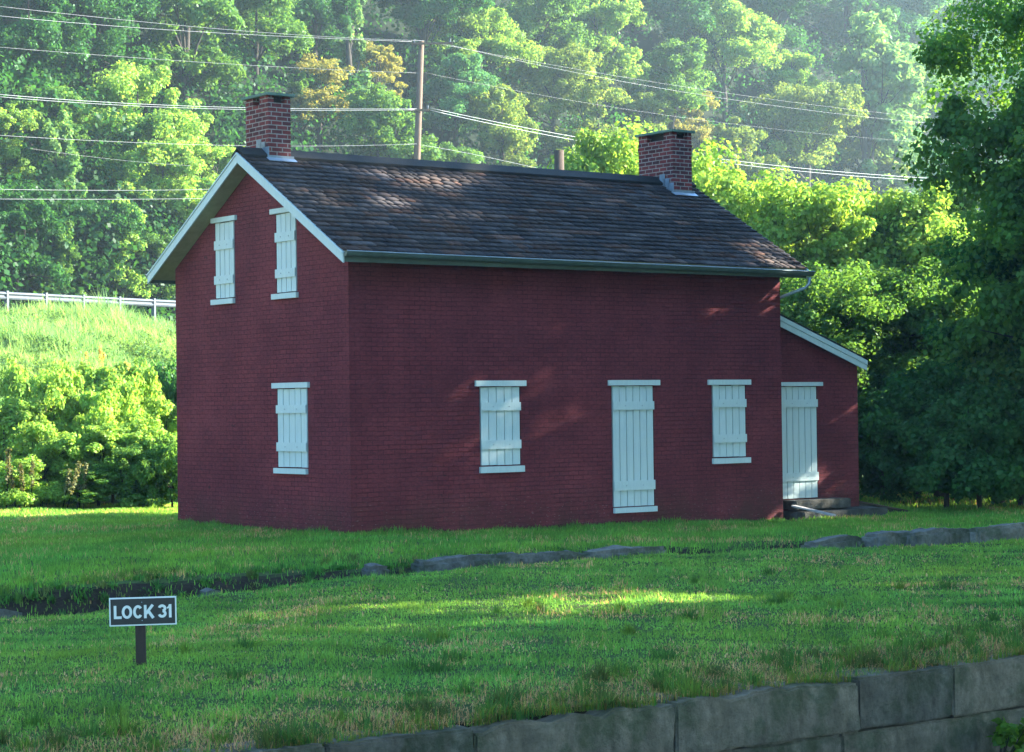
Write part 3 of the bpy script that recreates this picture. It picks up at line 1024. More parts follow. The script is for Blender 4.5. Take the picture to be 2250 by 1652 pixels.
for i, (pa, pb_, py_, zt, wd, lab) in enumerate(rocks):
    yy = -4.95
    for it in range(3):
        x0, x1 = xat(pa, py_, yy), xat(pb_, py_, yy)
        yy = float(ditch_near((x0 + x1) / 2)) + 0.42
    th = 0.36
    tag(rough_block("ledge_stone", x0, x1, yy - wd / 2, yy + wd / 2, zt - th, zt, MAT['rock'], amp=0.04, seed=300 + i, seg=0.09, rot=random.uniform(-.06, .04), round_=0.02), lab, "stone", "old ledge stones along the grassy ditch")

# ------------------------------------------------------------------ grass
def hashn(x, y, s, seed=0.0):
    """cheap smooth noise about 0..1"""
    x = x * s + seed * 7.1; y = y * s - seed * 3.3
    v = np.sin(x * 1.7 + 2 * np.sin(y * 0.9 + seed)) + np.sin(y * 2.1 + 2 * np.sin(x * 1.1 - seed)) + 0.6 * np.sin(x * 4.3 + y * 3.7 + seed) + 0.4 * np.sin(x * 8.1 - y * 7.3) + 0.3 * np.sin(x * 15 + 3 * np.sin(y * 11))
    return np.clip(0.5 + v / 6.5, 0, 1)


def blades(x, y, z, h, wdt, tint, lean=0.35, bend=0.5, seed=1, az=None):
    r = np.random.default_rng(seed)
    n = len(x)
    a = r.uniform(0, 2 * np.pi, n) if az is None else az
    dx, dy = np.cos(a), np.sin(a)
    px_, py_ = -dy, dx
    l1 = r.normal(0, lean, n) * h
    l2 = l1 + np.abs(r.normal(0.3, bend, n)) * h
    V = np.zeros((n, 5, 3), np.float32)
    hw = wdt / 2
    hz = np.sqrt(np.clip(1 - (l2 / h) ** 2 * .35, .25, 1)) * h
    for k, (s, lat, hh, ww) in enumerate(((-1, 0, 0, 1), (1, 0, 0, 1), (1, .45, .55, .8), (-1, .45, .55, .8), (0, 1, 1, 0))):
        off = l1 * 0.5 if lat == .45 else (l2 if lat == 1 else 0)
        V[:, k, 0] = x + dx * off + px_ * s * hw * ww
        V[:, k, 1] = y + dy * off + py_ * s * hw * ww
        V[:, k, 2] = z + hz * hh - (0.01 if hh == 0 else 0)
    base = np.arange(n)[:, None] * 5
    T = np.repeat(tint[:, None, :], 5, 1).reshape(-1, 3)
    F1 = base + np.array([[0, 1, 2, 3]])
    F2 = base + np.array([[3, 2, 4, 4]])
    # quads for the shaft, thin quads (doubled tip) avoided: use triangles throughout
    tri = np.concatenate([base + np.array([[0, 1, 2]]), base + np.array([[0, 2, 3]]), base + np.array([[3, 2, 4]])])
    return V.reshape(-1, 3), tri, T


def in_view(x, y, z, marg=0.02):
    P = np.stack([x, y, z], 1) - CAM
    d = P @ CF
    u = (P @ CR) / d; v = (P @ CU) / d
    return (d > 1) & (np.abs(u) < 0.237 + marg + 0.4 / d) & (v > -0.175 - marg - .5 / d)


def sample_area(n, x0, x1, y0, y1, dens, seed):
    r = np.random.default_rng(seed)
    x = r.uniform(x0, x1, n); y = r.uniform(y0, y1, n)
    z = ground(x, y)
    P = np.stack([x, y, z], 1) - CAM
    d = P @ CF
    keep = in_view(x, y, z, 0.13) & (r.uniform(0, 1, n) < dens(x, y, d))
    return x[keep], y[keep], z[keep], d[keep]


VV, FF, TT = [], [], []
off = 0


def add_bl(res):
    global off
    v, f, t = res
    VV.append(v); FF.append(f + off); TT.append(t); off += len(v)


def grass_tint(x, y, r, n):
    patch = hashn(x, y, 0.55, 1.0); fine = hashn(x, y, 3.1, 2.0)
    b = (0.62 + 0.62 * r.uniform(0, 1, n) * (0.5 + 0.8 * fine)) * (0.75 + 0.5 * hashn(x, y, 1.4, 12.0))
    t = np.stack([b * (0.75 + 0.55 * patch), b * (0.92 + 0.12 * patch), b * (0.9 - 0.15 * patch)], 1)
    dry = hashn(x, y, 0.8, 5.0) * 0.6 + hashn(x, y, 4.0, 6.0) * 0.4
    near_edge = sstep(-13.6, -15.4, y) * (y < -10)
    pd = np.clip((dry - 0.56) * 2.8, 0, .45) + near_edge * 0.28 + 0.015
    isd = r.uniform(0, 1, n) < pd
    dc = np.array([3.6, 0.95, 2.2])
    t[isd] = dc * (0.6 + 0.8 * r.uniform(0, 1, (isd.sum(), 1)))
    return t


# lower lawn
def dens_low(x, y, d):
    cl = 0.35 + 0.9 * hashn(x, y, 2.6, 3.0)
    edge = 1 - 0.75 * sstep(-14.9, -15.5, y)
    edge = edge * np.where(y < LOCK_Y + 0.38, 0.12 + 0.9 * (hashn(x, y, 1.1, 14.0) > 0.58), 1)
    return np.clip(cl * edge * (16 / d) ** 1.1, 0, 1) * (y < ditch_near(x) + 0.12)


x, y, z, d = sample_area(810000, -14, 20, -15.75, -4.9, dens_low, 1)
r = np.random.default_rng(11)
n = len(x)
h = (0.016 + 0.065 * hashn(x, y, 2.3, 8.0) ** 2 + 0.02 * hashn(x, y, 0.6, 9.0)) * r.uniform(0.6, 1.6, n)
gt = grass_tint(x, y, r, n)
lo_ = r.uniform(0, 1, n) < 0.55      # lawn clover and flopped blades between the upright ones
add_bl(blades(x[~lo_], y[~lo_], z[~lo_], h[~lo_], (0.0055 * (d / 17) ** 0.9 * r.uniform(.7, 1.4, n))[~lo_], gt[~lo_], lean=.45, bend=.7, seed=2))
add_bl(blades(x[lo_], y[lo_], z[lo_], 0.6 * h[lo_], (0.011 * (d / 17) ** 0.9 * r.uniform(.6, 1.5, n))[lo_], gt[lo_] * np.array([.9, 1.0, 1.15]), lean=.9, bend=1.3, seed=22))
# house lawn and bank
house_mask = lambda x, y: ~((x > -0.0) & (x < L) & (y > 0.0) & (y < D)) & ~((x > L - .1) & (x < LX) & (y > -.15) & (y < 4.9))


def dens_up(x, y, d):
    yn = ditch_near(x)
    bank = (y - yn)
    dd = np.where(bank < 0.9 - 0.5 * sstep(-4, 0, x), 0.22, 1.0) * (1 - 0.6 * (bank < 0.25))
    return np.clip((0.55 + 0.6 * hashn(x, y, 1.6, 4.0)) * dd, 0, 1) * house_mask(x, y) * (bank > 0)


x, y, z, d = sample_area(290000, -14, 26, -7.9, 2, dens_up, 3)
n = len(x)
h = (0.05 + 0.03 * hashn(x, y, 1.3, 8.0)) * r.uniform(0.6, 1.5, n)
tt = grass_tint(x, y, r, n) * np.array([0.85, 0.98, 0.9])
add_bl(blades(x, y, z, h, 0.011 * r.uniform(.7, 1.4, n), tt, seed=4))
x, y, z, d = sample_area(200000, -9, 6, 2, 15.5, lambda x, y, d: 0.8 * house_mask(x, y), 5)
n = len(x)
h = 0.07 * r.uniform(0.5, 1.5, n)
add_bl(blades(x, y, z, h, 0.016 * r.uniform(.7, 1.4, n), grass_tint(x, y, r, n), seed=6))
x, y, z, d = sample_area(60000, 9, 28, -2, 16, lambda x, y, d: 0.8 * house_mask(x, y), 55)
n = len(x)
add_bl(blades(x, y, z, 0.08 * r.uniform(0.5, 1.5, n), 0.02 * r.uniform(.7, 1.4, n), grass_tint(x, y, r, n), seed=56))
me = np_mesh("grass", np.concatenate(VV), np.concatenate(FF), np.concatenate(TT))
tag(link_mesh("grass", me, MAT['grass']), "short mown grass of the lawns in front of and beside the house", "grass", kind='stuff')

# coarse weeds and dry straw where the lawn meets the lock wall and in the ditch
VV, FF, TT = [], [], []
off = 0
for i in range(330):
    if i < 250:
        cx_, cy_ = random.uniform(-13, 6), LOCK_Y + 0.12 + abs(random.gauss(0, 0.7))
    elif i < 290:
        cx_, cy_ = random.uniform(-14, 3), random.uniform(-15, -8)
    else:
        cx_ = random.uniform(-11, -1); cy_ = float(ditch_near(cx_)) + random.uniform(0.6, 1.7)
    n = random.randint(40, 110)
    rr_ = random.uniform(0.05, 0.17)
    a = r.uniform(0, 6.28, n); q = rr_ * np.sqrt(r.uniform(0, 1, n))
    x = cx_ + q * np.cos(a); y = cy_ + q * np.sin(a)
    hmax = random.choice([0.08, 0.10, 0.14, 0.22]) if i < 250 else 0.13
    t0 = random.choice([(0.35, 0.42, 0.5), (0.5, 0.55, 0.55), (0.7, 0.6, 0.5), (0.5, 0.36, 0.5)])
    tt = np.array(t0) * r.uniform(0.6, 1.2, (n, 1))
    add_bl(blades(x, y, ground(x, y), hmax * r.uniform(.4, 1.1, n), 0.009 * r.uniform(.6, 1.5, n), tt, lean=.35, bend=.6, seed=500 + i, az=a))
# strands of straw lying flat along the coping
n = 9000
x = r.uniform(-13, 5, n); y = LOCK_Y + 0.10 + np.abs(r.normal(0, 0.6, n))
tt = np.array([3.6, 0.95, 2.2]) * r.uniform(0.4, 1.2, (n, 1))
add_bl(blades(x, y, ground(x, y) + 0.01, r.uniform(0.04, 0.10, n), np.full(n, 0.006), tt, lean=1.2, bend=1.6, seed=77))
for i in range(260):
    cx_ = random.uniform(-12, 1.5); cy_ = float(ditch_near(cx_)) + random.uniform(0.1, 1.15)
    n = random.randint(25, 60)
    rr_ = random.uniform(0.04, 0.12)
    a = r.uniform(0, 6.28, n); q = rr_ * np.sqrt(r.uniform(0, 1, n))
    x = cx_ + q * np.cos(a); y = cy_ + q * np.sin(a)
    tt = np.array(random.choice([(0.35, 0.5, 0.6), (0.5, 0.7, 0.7), (0.9, 0.6, 0.9)])) * r.uniform(0.5, 1.1, (n, 1))
    add_bl(blades(x, y, ground(x, y), random.choice([.05, .08, .11]) * r.uniform(.4, 1.1, n), 0.016 * r.uniform(.6, 1.5, n), tt, lean=.5, bend=.9, seed=900 + i, az=a))
# ragged grass spilling over the coping
n = 5200
xc = r.uniform(-13, 6, 420)
x = np.repeat(xc, 13)[:n] + r.normal(0, .05, 5460)[:n]
y = LOCK_Y + 0.03 + np.abs(r.normal(0, 0.05, n)) + 0.10 * hashn(x, x * 0, 1.5, 3.0)
tt = np.stack([r.uniform(.35, 1.3, n), r.uniform(.35, .75, n), r.uniform(.4, .8, n)], 1)
add_bl(blades(x, y, ground(x, y) + 0.0, r.uniform(0.05, 0.17, n), r.uniform(.005, .010, n), tt, lean=.3, bend=1.1, seed=78, az=r.normal(-np.pi / 2, .7, n)))
# longer grass the mower missed along the foot of the walls
n = 5200
u_ = r.uniform(0, 1, n)
onf = u_ < .66
x = np.where(onf, r.uniform(-.1, L, n), -np.abs(r.normal(0, .05, n)) - .01)
y = np.where(onf, -np.abs(r.normal(0, .05, n)) - .01, r.uniform(0, D, n))
tall_ = 0.05 + 0.13 * hashn(x, y, 1.9, 5.0) ** 2
tt = np.stack([r.uniform(.5, .9, n), r.uniform(.6, 1.0, n), r.uniform(.5, .9, n)], 1)
add_bl(blades(x, y, ground(x, y), tall_ * r.uniform(.5, 1.3, n), r.uniform(.006, .012, n), tt, lean=.25, bend=.4, seed=79))
me = np_mesh("weeds", np.concatenate(VV), np.concatenate(FF), np.concatenate(TT))
tag(link_mesh("weeds", me, MAT['grass']), "rough weeds and dry straw along the lock wall and the ditch", "weeds", kind='stuff')

# tall pale grass of the embankment
VV, FF, TT = [], [], []
off = 0
n = 150000
px_ = r.uniform(-60, 470, n); dd_ = r.uniform(46, 80, n)
Pp = CAM[None] + dd_[:, None] * (CF[None] + CR[None] * ((px_ - 1125) / FPX)[:, None])
x, y = Pp[:, 0], Pp[:, 1]
v_ = NRM[0] * x + NRM[1] * y
kk = (v_ > 17) & (v_ < 35.0)
x, y, v_ = x[kk], y[kk], v_[kk]
n = len(x)
hh = (0.20 + 0.95 * hashn(x, y, .5, 2.0) * (0.35 + 0.9 * hashn(x, y, 2.2, 7.0))) * (1 + 0.9 * sstep(32.2, 34, v_) * hashn(x, y, 1.5, 4.0)) * r.uniform(0.5, 1.3, n)
b = 0.8 + 0.5 * r.uniform(0, 1, n)
pt = hashn(x, y, 0.35, 3.0)
tt = np.stack([b * (0.85 + 0.45 * pt), b * (0.80 + .2 * pt), b * 1.5], 1)
add_bl(blades(x, y, ground(x, y), hh, 0.03 * r.uniform(.6, 1.5, n), tt, lean=.2, bend=.35, seed=90))
bank_xy = (x, y, n)
me = np_mesh("tall_grass", np.concatenate(VV), np.concatenate(FF), np.concatenate(TT))
tag(link_mesh("tall_grass", me, MAT['grass']), "tall pale green grass on the embankment below the guardrail", "tall grass", kind='stuff')


# ------------------------------------------------------------------ foliage builders
def leaves(cent, rad_, nper, size, r, flat=0.75, up=0.5, tintvar=0.25, ctint=None):
    """cent (m,3) clump centres, rad_ (m,), nper leaves per clump: folded diamond leaves"""
    m_ = len(cent)
    n = m_ * nper
    c = np.repeat(cent, nper, 0); rr_ = np.repeat(rad_, nper)
    dirs = r.normal(0, 1, (n, 3)); dirs /= np.linalg.norm(dirs, axis=1)[:, None]
    q = r.uniform(0.25, 1, n) ** 0.5
    p = c + dirs * (rr_ * q)[:, None] * np.array([1, 1, flat])
    nrm = dirs * 0.8 + r.normal(0, 0.55, (n, 3)) + np.array([0, 0, up])
    nrm /= np.linalg.norm(nrm, axis=1)[:, None]
    t = r.normal(0, 1, (n, 3)); t[:, 2] -= 0.5
    t -= nrm * (t * nrm).sum(1)[:, None]
    t /= np.linalg.norm(t, axis=1)[:, None]
    s = np.cross(nrm, t)
    ln = size * r.uniform(0.6, 1.35, n)
    wd = ln * r.uniform(0.32, 0.5, n)
    V = np.zeros((n, 4, 3), np.float32)
    V[:, 0] = p
    V[:, 1] = p + t * (ln * .5)[:, None] + s * wd[:, None] - nrm * (ln * .10)[:, None]
    V[:, 2] = p + t * ln[:, None] - nrm * (ln * .22)[:, None]
    V[:, 3] = p + t * (ln * .5)[:, None] - s * wd[:, None] - nrm * (ln * .10)[:, None]
    Fq = np.arange(n * 4).reshape(n, 4)
    br = r.uniform(1 - tintvar, 1 + tintvar, n)
    hue = r.uniform(-1, 1, n) * 0.10
    ct = np.repeat(ctint if ctint is not None else r.uniform(0.85, 1.15, m_), nper)
    T = np.stack([br * ct * (1 + hue * 1.5), br * ct, br * ct * (1 - hue)], 1)
    return V.reshape(-1, 3), Fq, np.repeat(T, 4, 0)


def crown_clumps(r, R, H, n, zc, lump=0.35, cone=0.0, low=-0.75):
    """irregular crown: a few big masses, each with its own smaller clumps"""
    masses = []
    nm = r.integers(6, 10)
    for i in range(nm):
        th = r.uniform(0, 2 * np.pi); zz_ = r.uniform(low, 0.75)
        wr = np.sqrt(max(0.05, 1 - zz_ ** 2)) * (1 - cone * (zz_ + 1) / 2)
        k = r.uniform(0.45, 0.72)
        masses.append((np.array([np.cos(th) * wr * k * R, np.sin(th) * wr * k * R, zc + zz_ * H / 2 * 0.85]), R * r.uniform(0.30, 0.5)))
    masses.append((np.array([0, 0, zc + H * 0.28]), R * 0.42))
    masses.append((np.array([0, 0, zc]), R * 0.45))
    C, S = [], []
    for i in range(n):
        c, s = masses[r.integers(0, len(masses))]
        d = r.normal(0, 1, 3); d /= np.linalg.norm(d)
        if d[2] < -0.3: d[2] *= -0.6
        C.append(c + d * s * r.uniform(0.6, 1.15) * np.array([1, 1, H / (2.2 * R)]))
        S.append(R * r.uniform(0.07, 0.22))
    return np.array(C), np.array(S), masses


def trunk_mesh(name, r, H, rad0, masses, zc):
    mb = MB()
    lean = r.uniform(-0.3, 0.3, 2)
    P = [(0, 0, -0.4), (lean[0] * .2, lean[1] * .2, zc * 0.45), (lean[0], lean[1], zc), (lean[0] * 1.3, lean[1] * 1.3, zc + H * 0.3)]
    mb.tube(P, [rad0 * 1.25, rad0, rad0 * .6, rad0 * .18], 9)
    for c, s in masses:
        z0 = zc * r.uniform(0.45, 0.9)
        k = z0 / zc
        a = Vector((lean[0] * k, lean[1] * k, z0))
        b = Vector(c)
        mid = a.lerp(b, 0.5) + Vector((r.uniform(-.2, .2), r.uniform(-.2, .2), 0.1 * s + .15))
        mb.tube([a, mid, b], [rad0 * .42, rad0 * .28, rad0 * .08], 6)
        for q in range(3):
            e = b + Vector(tuple(r.normal(0, 1, 3))).normalized() * s
            mb.tube([mid.lerp(b, .5), e], [rad0 * .15, rad0 * .04], 5)
    o = mb.build(name, MAT['bark'], None, smooth=True)
    me = o.data
    bpy.data.objects.remove(o)
    return me


PROTO = {}


def proto(key, R, H, zc, nclump, nper, size, seed, cone=0.0, flat=0.75, low=-0.75, rad0=0.2, droop=0.0):
    r = np.random.default_rng(seed)
    C, S, masses = crown_clumps(r, R, H, nclump, zc, cone=cone, low=low)
    v, f, t = leaves(C, S, nper, size, r, flat=flat)
    if droop:
        v = v.copy()
    me = np_mesh("crown", v, f, t)
    me.materials.append(MAT['leaf'])
    tm = trunk_mesh("trunk", r, H, rad0, masses, zc)
    PROTO[key] = (me, tm, zc + H / 2)


# hillside kinds: broad, round, tall, vine-hung column, feathery
for s in range(3):
    proto("broad%d" % s, 4.4, 8.5, 6.2, 170, 210, 0.185, 40 + s)
    proto("round%d" % s, 3.4, 7.0, 5.2, 140, 200, 0.17, 50 + s)
proto("tall0", 2.6, 9.5, 6.6, 110, 150, 0.22, 60, cone=.45)
proto("tall1", 2.9, 10.0, 6.8, 120, 150, 0.22, 61, cone=.6)
proto("vine0", 1.5, 8.5, 4.8, 80, 120, 0.20, 62, cone=.2, flat=1.8, low=-.9)
proto("vine1", 1.2, 7.5, 4.2, 60, 120, 0.20, 63, cone=.1, flat=2.0, low=-.95)
proto("feather0", 3.0, 6.5, 5.0, 150, 110, 0.17, 64, flat=.45)
proto("feather1", 3.3, 7.0, 5.2, 160, 110, 0.17, 65, flat=.45)
# near trees and bushes
for s in range(3):
    proto("maple%d" % s, 3.0, 6.4, 3.9, 230, 260, 0.105, 70 + s, low=-.9, rad0=.13)
proto("bush0", 1.5, 2.3, 1.15, 130, 190, 0.082, 80, low=-.95, rad0=.04)
proto("bush1", 1.25, 2.6, 1.25, 130, 190, 0.078, 81, low=-.95, rad0=.04)
proto("bush2", 1.6, 2.0, 1.0, 140, 190, 0.085, 82, low=-.95, rad0=.04)
proto("big0", 5.2, 13.0, 8.6, 420, 300, 0.13, 90, low=-.85, rad0=.32)
proto("full0", 4.8, 13.4, 7.6, 400, 230, 0.125, 92, low=-.95, rad0=.25)
proto("high0", 5.6, 10.0, 20.0, 240, 190, 0.17, 95, low=-.8, rad0=.35)  # high crown shaped to block sun from the roof
proto("big1", 5.0, 12.0, 8.4, 400, 300, 0.13, 91, low=-.85, rad0=.32)


def plant(name, key, pos, scale, rz, colr, label, cat="tree", group=None, sz=None, leafmat=None, trunk=True):
    me, tm, h = PROTO[key]
    root = empty(name, tuple(pos), rz)
    root.scale = (scale, scale, scale * (sz or 1))
    c = link_mesh("crown" if cat == "tree" else "foliage", me, MAT['leaf'], root)
    c.color = (*colr, 1)
    if trunk:
        link_mesh("trunk" if cat == "tree" else "stem", tm, MAT['bark'], root)
    tag(root, label, cat, group)
    return root


def top_at(px, pytop, Ht, dmin=60, dmax=230):
    """ground position on the hillside whose Ht-metre tree tops out at this direction"""
    for d in np.arange(dmin, dmax, 0.5):
        p = at(px, pytop, d)
        g = float(ground(p[0], p[1]))
        if NRM @ p[:2] < 47: continue
        if p[2] - g <= Ht:
            return np.array([p[0], p[1], g]), d
    return np.array([p[0], p[1], g]), d


GREEN = (1.15, 0.95, 0.9); BRIGHT = (2.6, 1.70, 1.5); DARK = (0.48, 0.62, 0.72); TEAL = (1.0, 1.05, 1.8); BROWN = (3.1, 1.2, 1.5); OLIVE = (2.0, 1.15, 1.1); PALE = (1.9, 1.4, 2.2)  # DARK puts the shadow between crowns into the leaf colour
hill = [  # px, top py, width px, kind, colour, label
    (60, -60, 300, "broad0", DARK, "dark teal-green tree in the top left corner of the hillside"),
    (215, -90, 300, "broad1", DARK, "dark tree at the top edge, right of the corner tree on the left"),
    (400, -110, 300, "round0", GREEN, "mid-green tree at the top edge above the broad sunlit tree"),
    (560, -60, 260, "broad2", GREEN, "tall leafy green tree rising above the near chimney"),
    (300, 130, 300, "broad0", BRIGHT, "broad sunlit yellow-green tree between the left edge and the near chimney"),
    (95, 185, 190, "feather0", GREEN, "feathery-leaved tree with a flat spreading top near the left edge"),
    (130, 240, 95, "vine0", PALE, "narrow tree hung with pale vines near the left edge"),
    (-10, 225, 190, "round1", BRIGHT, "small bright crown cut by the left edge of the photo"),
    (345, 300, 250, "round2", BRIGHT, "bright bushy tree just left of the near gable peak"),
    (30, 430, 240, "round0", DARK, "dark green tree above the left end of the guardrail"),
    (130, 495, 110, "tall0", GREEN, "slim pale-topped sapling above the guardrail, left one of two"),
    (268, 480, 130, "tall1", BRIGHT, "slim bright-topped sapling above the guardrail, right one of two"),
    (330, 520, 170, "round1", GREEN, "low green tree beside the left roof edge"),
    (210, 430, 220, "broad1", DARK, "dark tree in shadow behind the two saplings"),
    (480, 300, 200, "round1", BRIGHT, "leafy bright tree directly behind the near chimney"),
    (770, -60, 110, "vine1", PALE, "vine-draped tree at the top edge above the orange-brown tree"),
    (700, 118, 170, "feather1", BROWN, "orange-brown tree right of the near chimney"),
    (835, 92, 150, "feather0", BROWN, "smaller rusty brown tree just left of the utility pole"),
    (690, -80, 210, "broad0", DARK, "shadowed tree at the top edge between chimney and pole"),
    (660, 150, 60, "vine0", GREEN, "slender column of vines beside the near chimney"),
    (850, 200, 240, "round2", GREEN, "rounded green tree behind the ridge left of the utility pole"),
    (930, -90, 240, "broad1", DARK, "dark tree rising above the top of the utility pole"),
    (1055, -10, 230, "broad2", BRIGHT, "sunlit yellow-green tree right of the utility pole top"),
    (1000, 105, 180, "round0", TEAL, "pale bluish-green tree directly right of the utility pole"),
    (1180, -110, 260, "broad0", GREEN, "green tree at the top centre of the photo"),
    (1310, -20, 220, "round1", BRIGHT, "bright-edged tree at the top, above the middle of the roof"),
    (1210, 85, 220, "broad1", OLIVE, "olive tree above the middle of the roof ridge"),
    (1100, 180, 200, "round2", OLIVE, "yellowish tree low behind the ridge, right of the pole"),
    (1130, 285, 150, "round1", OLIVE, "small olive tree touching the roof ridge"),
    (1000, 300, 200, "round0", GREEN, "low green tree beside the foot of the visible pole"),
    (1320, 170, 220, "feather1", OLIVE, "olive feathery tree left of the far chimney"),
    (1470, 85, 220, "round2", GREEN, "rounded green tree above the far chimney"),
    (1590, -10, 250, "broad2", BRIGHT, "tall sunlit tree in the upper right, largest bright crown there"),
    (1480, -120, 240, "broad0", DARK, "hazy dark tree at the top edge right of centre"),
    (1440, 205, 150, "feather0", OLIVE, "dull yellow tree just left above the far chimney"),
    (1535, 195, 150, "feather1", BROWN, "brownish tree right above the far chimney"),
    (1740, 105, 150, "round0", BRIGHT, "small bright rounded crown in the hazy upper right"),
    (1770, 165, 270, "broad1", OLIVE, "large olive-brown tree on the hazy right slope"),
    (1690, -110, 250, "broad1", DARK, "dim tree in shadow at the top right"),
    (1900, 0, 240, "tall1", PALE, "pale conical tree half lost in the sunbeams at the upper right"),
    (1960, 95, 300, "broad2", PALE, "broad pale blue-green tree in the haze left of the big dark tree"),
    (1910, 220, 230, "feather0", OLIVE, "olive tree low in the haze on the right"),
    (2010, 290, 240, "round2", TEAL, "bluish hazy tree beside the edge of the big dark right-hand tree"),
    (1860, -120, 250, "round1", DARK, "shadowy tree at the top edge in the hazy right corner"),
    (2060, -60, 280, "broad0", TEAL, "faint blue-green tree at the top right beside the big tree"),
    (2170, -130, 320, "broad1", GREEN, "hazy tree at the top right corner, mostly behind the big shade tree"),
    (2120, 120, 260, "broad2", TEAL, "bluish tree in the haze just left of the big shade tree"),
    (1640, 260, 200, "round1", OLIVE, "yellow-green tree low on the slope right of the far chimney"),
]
for i, (px, pt, wpx, key, colr, lab) in enumerate(hill):
    me_, tm_, h0 = PROTO[key]
    Rk = {"b": 4.4, "r": 3.4, "t": 2.7, "v": 1.4, "f": 3.1}[key[0]]
    s = 1.0
    for it in range(6):
        pos, d = top_at(px, pt, h0 * s)
        s = np.clip(wpx * d / FPX / (2 * Rk * 0.92), 0.45, 2.2)
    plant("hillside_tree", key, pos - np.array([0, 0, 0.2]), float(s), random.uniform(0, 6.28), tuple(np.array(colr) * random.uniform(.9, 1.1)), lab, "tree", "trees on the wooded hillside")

# undergrowth and closed canopy of the wood: nobody could count it
def woods():
    r = np.random.default_rng(99)
    n = 6400
    px = r.uniform(-700, 2900, n)
    C, S, ct = [], [], []
    for k in range(n):
        a = (px[k] - 1125) / FPX
        dirv = CF + CR * a
        dv = float(NRM @ dirv[:2])
        v = 47 + (62 if k % 3 else 100) * r.uniform(0, 1) ** 1.1 if k % 4 else 46.8 + 4.5 * r.uniform(0, 1)
        d = (v - float(NRM @ CAM[:2])) / dv
        p = CAM + dirv * d
        g = float(ground(p[0], p[1]))
        hgt = r.uniform(0.2, 4.2) if v < 52 else r.uniform(0.2, 6.0) * (0.55 + 0.6 * float(hashn(p[0], p[1], .12, 4.0)))
        C.append((p[0], p[1], g + hgt)); S.append(r.uniform(1.1, 2.2))
        ct.append(0.5 + 0.6 * float(hashn(p[0], p[1], .2, 6.0)))
    return leaves(np.array(C), np.array(S), 105, 0.27, r, flat=.7, ctint=np.array(ct))


v, f, t = woods()
o = link_mesh("hillside_woods", np_mesh("hillside_woods", v, f, t), MAT['leaf'])
o.color = (0.42, 0.58, 0.6, 1)  # green darkened to paint in the shadow between bright crowns
tag(o, "dense green undergrowth and canopy between the hillside trees, darkened as if in shade", "woodland", kind='stuff')

x, y, n = bank_xy
Cs, Ss, cts = [], [], []
for k in range(0, n, 42):
    Cs.append((x[k], y[k], float(ground(x[k], y[k])) + r.uniform(.1, .55))); Ss.append(r.uniform(.15, .40)); cts.append(r.uniform(.6, 1.1))
bs = link_mesh("bank_scrub", np_mesh("bank_scrub", *leaves(np.array(Cs), np.array(Ss), 34, 0.085, r, ctint=np.array(cts))), MAT['leaf'])
bs.color = (1.7, 1.25, 1.7, 1)
tag(bs, "low leafy weeds scattered through the tall grass of the embankment", "weeds", kind='stuff')

# ------------------------------------------------------------------ trees right behind the house
def on_ground(px, d):
    p = at(px, 850, d)
    return np.array([p[0], p[1], float(ground(p[0], p[1]))])


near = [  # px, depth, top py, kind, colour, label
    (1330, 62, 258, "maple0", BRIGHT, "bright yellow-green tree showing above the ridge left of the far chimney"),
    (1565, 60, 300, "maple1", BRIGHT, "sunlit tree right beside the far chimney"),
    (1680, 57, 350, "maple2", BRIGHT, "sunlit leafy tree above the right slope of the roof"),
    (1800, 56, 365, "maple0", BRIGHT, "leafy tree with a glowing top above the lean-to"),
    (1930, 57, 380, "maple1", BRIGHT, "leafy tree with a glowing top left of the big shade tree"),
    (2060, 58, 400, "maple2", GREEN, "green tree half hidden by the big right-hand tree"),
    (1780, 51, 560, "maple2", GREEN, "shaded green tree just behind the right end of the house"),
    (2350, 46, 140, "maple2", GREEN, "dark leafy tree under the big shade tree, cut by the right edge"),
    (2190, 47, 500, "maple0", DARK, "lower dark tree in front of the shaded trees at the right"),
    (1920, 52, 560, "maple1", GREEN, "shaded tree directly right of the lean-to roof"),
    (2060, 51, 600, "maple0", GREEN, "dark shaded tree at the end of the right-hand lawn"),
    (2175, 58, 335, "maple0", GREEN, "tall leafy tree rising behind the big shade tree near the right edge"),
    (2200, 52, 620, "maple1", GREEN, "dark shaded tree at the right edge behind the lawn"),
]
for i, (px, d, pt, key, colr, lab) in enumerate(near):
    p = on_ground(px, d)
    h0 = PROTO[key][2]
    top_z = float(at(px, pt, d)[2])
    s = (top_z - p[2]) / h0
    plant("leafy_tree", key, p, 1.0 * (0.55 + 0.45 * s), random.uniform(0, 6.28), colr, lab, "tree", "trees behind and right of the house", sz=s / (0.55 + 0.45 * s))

p = on_ground(2760, 42)  # unseen tree, kept and sized to shade and dapple the house
plant("shade_tree", "broad1", p, 0.84, 0.4, (0.9, 1.0, 1.1), "dark tree out of view right of the lawn, kept to shade the house", "tree")
plant("shade_tree", "full0", on_ground(2530, 46), 0.88, 0.4, (1.5, 1.25, 1.0), "big shade tree filling the whole right edge of the photo", "tree")

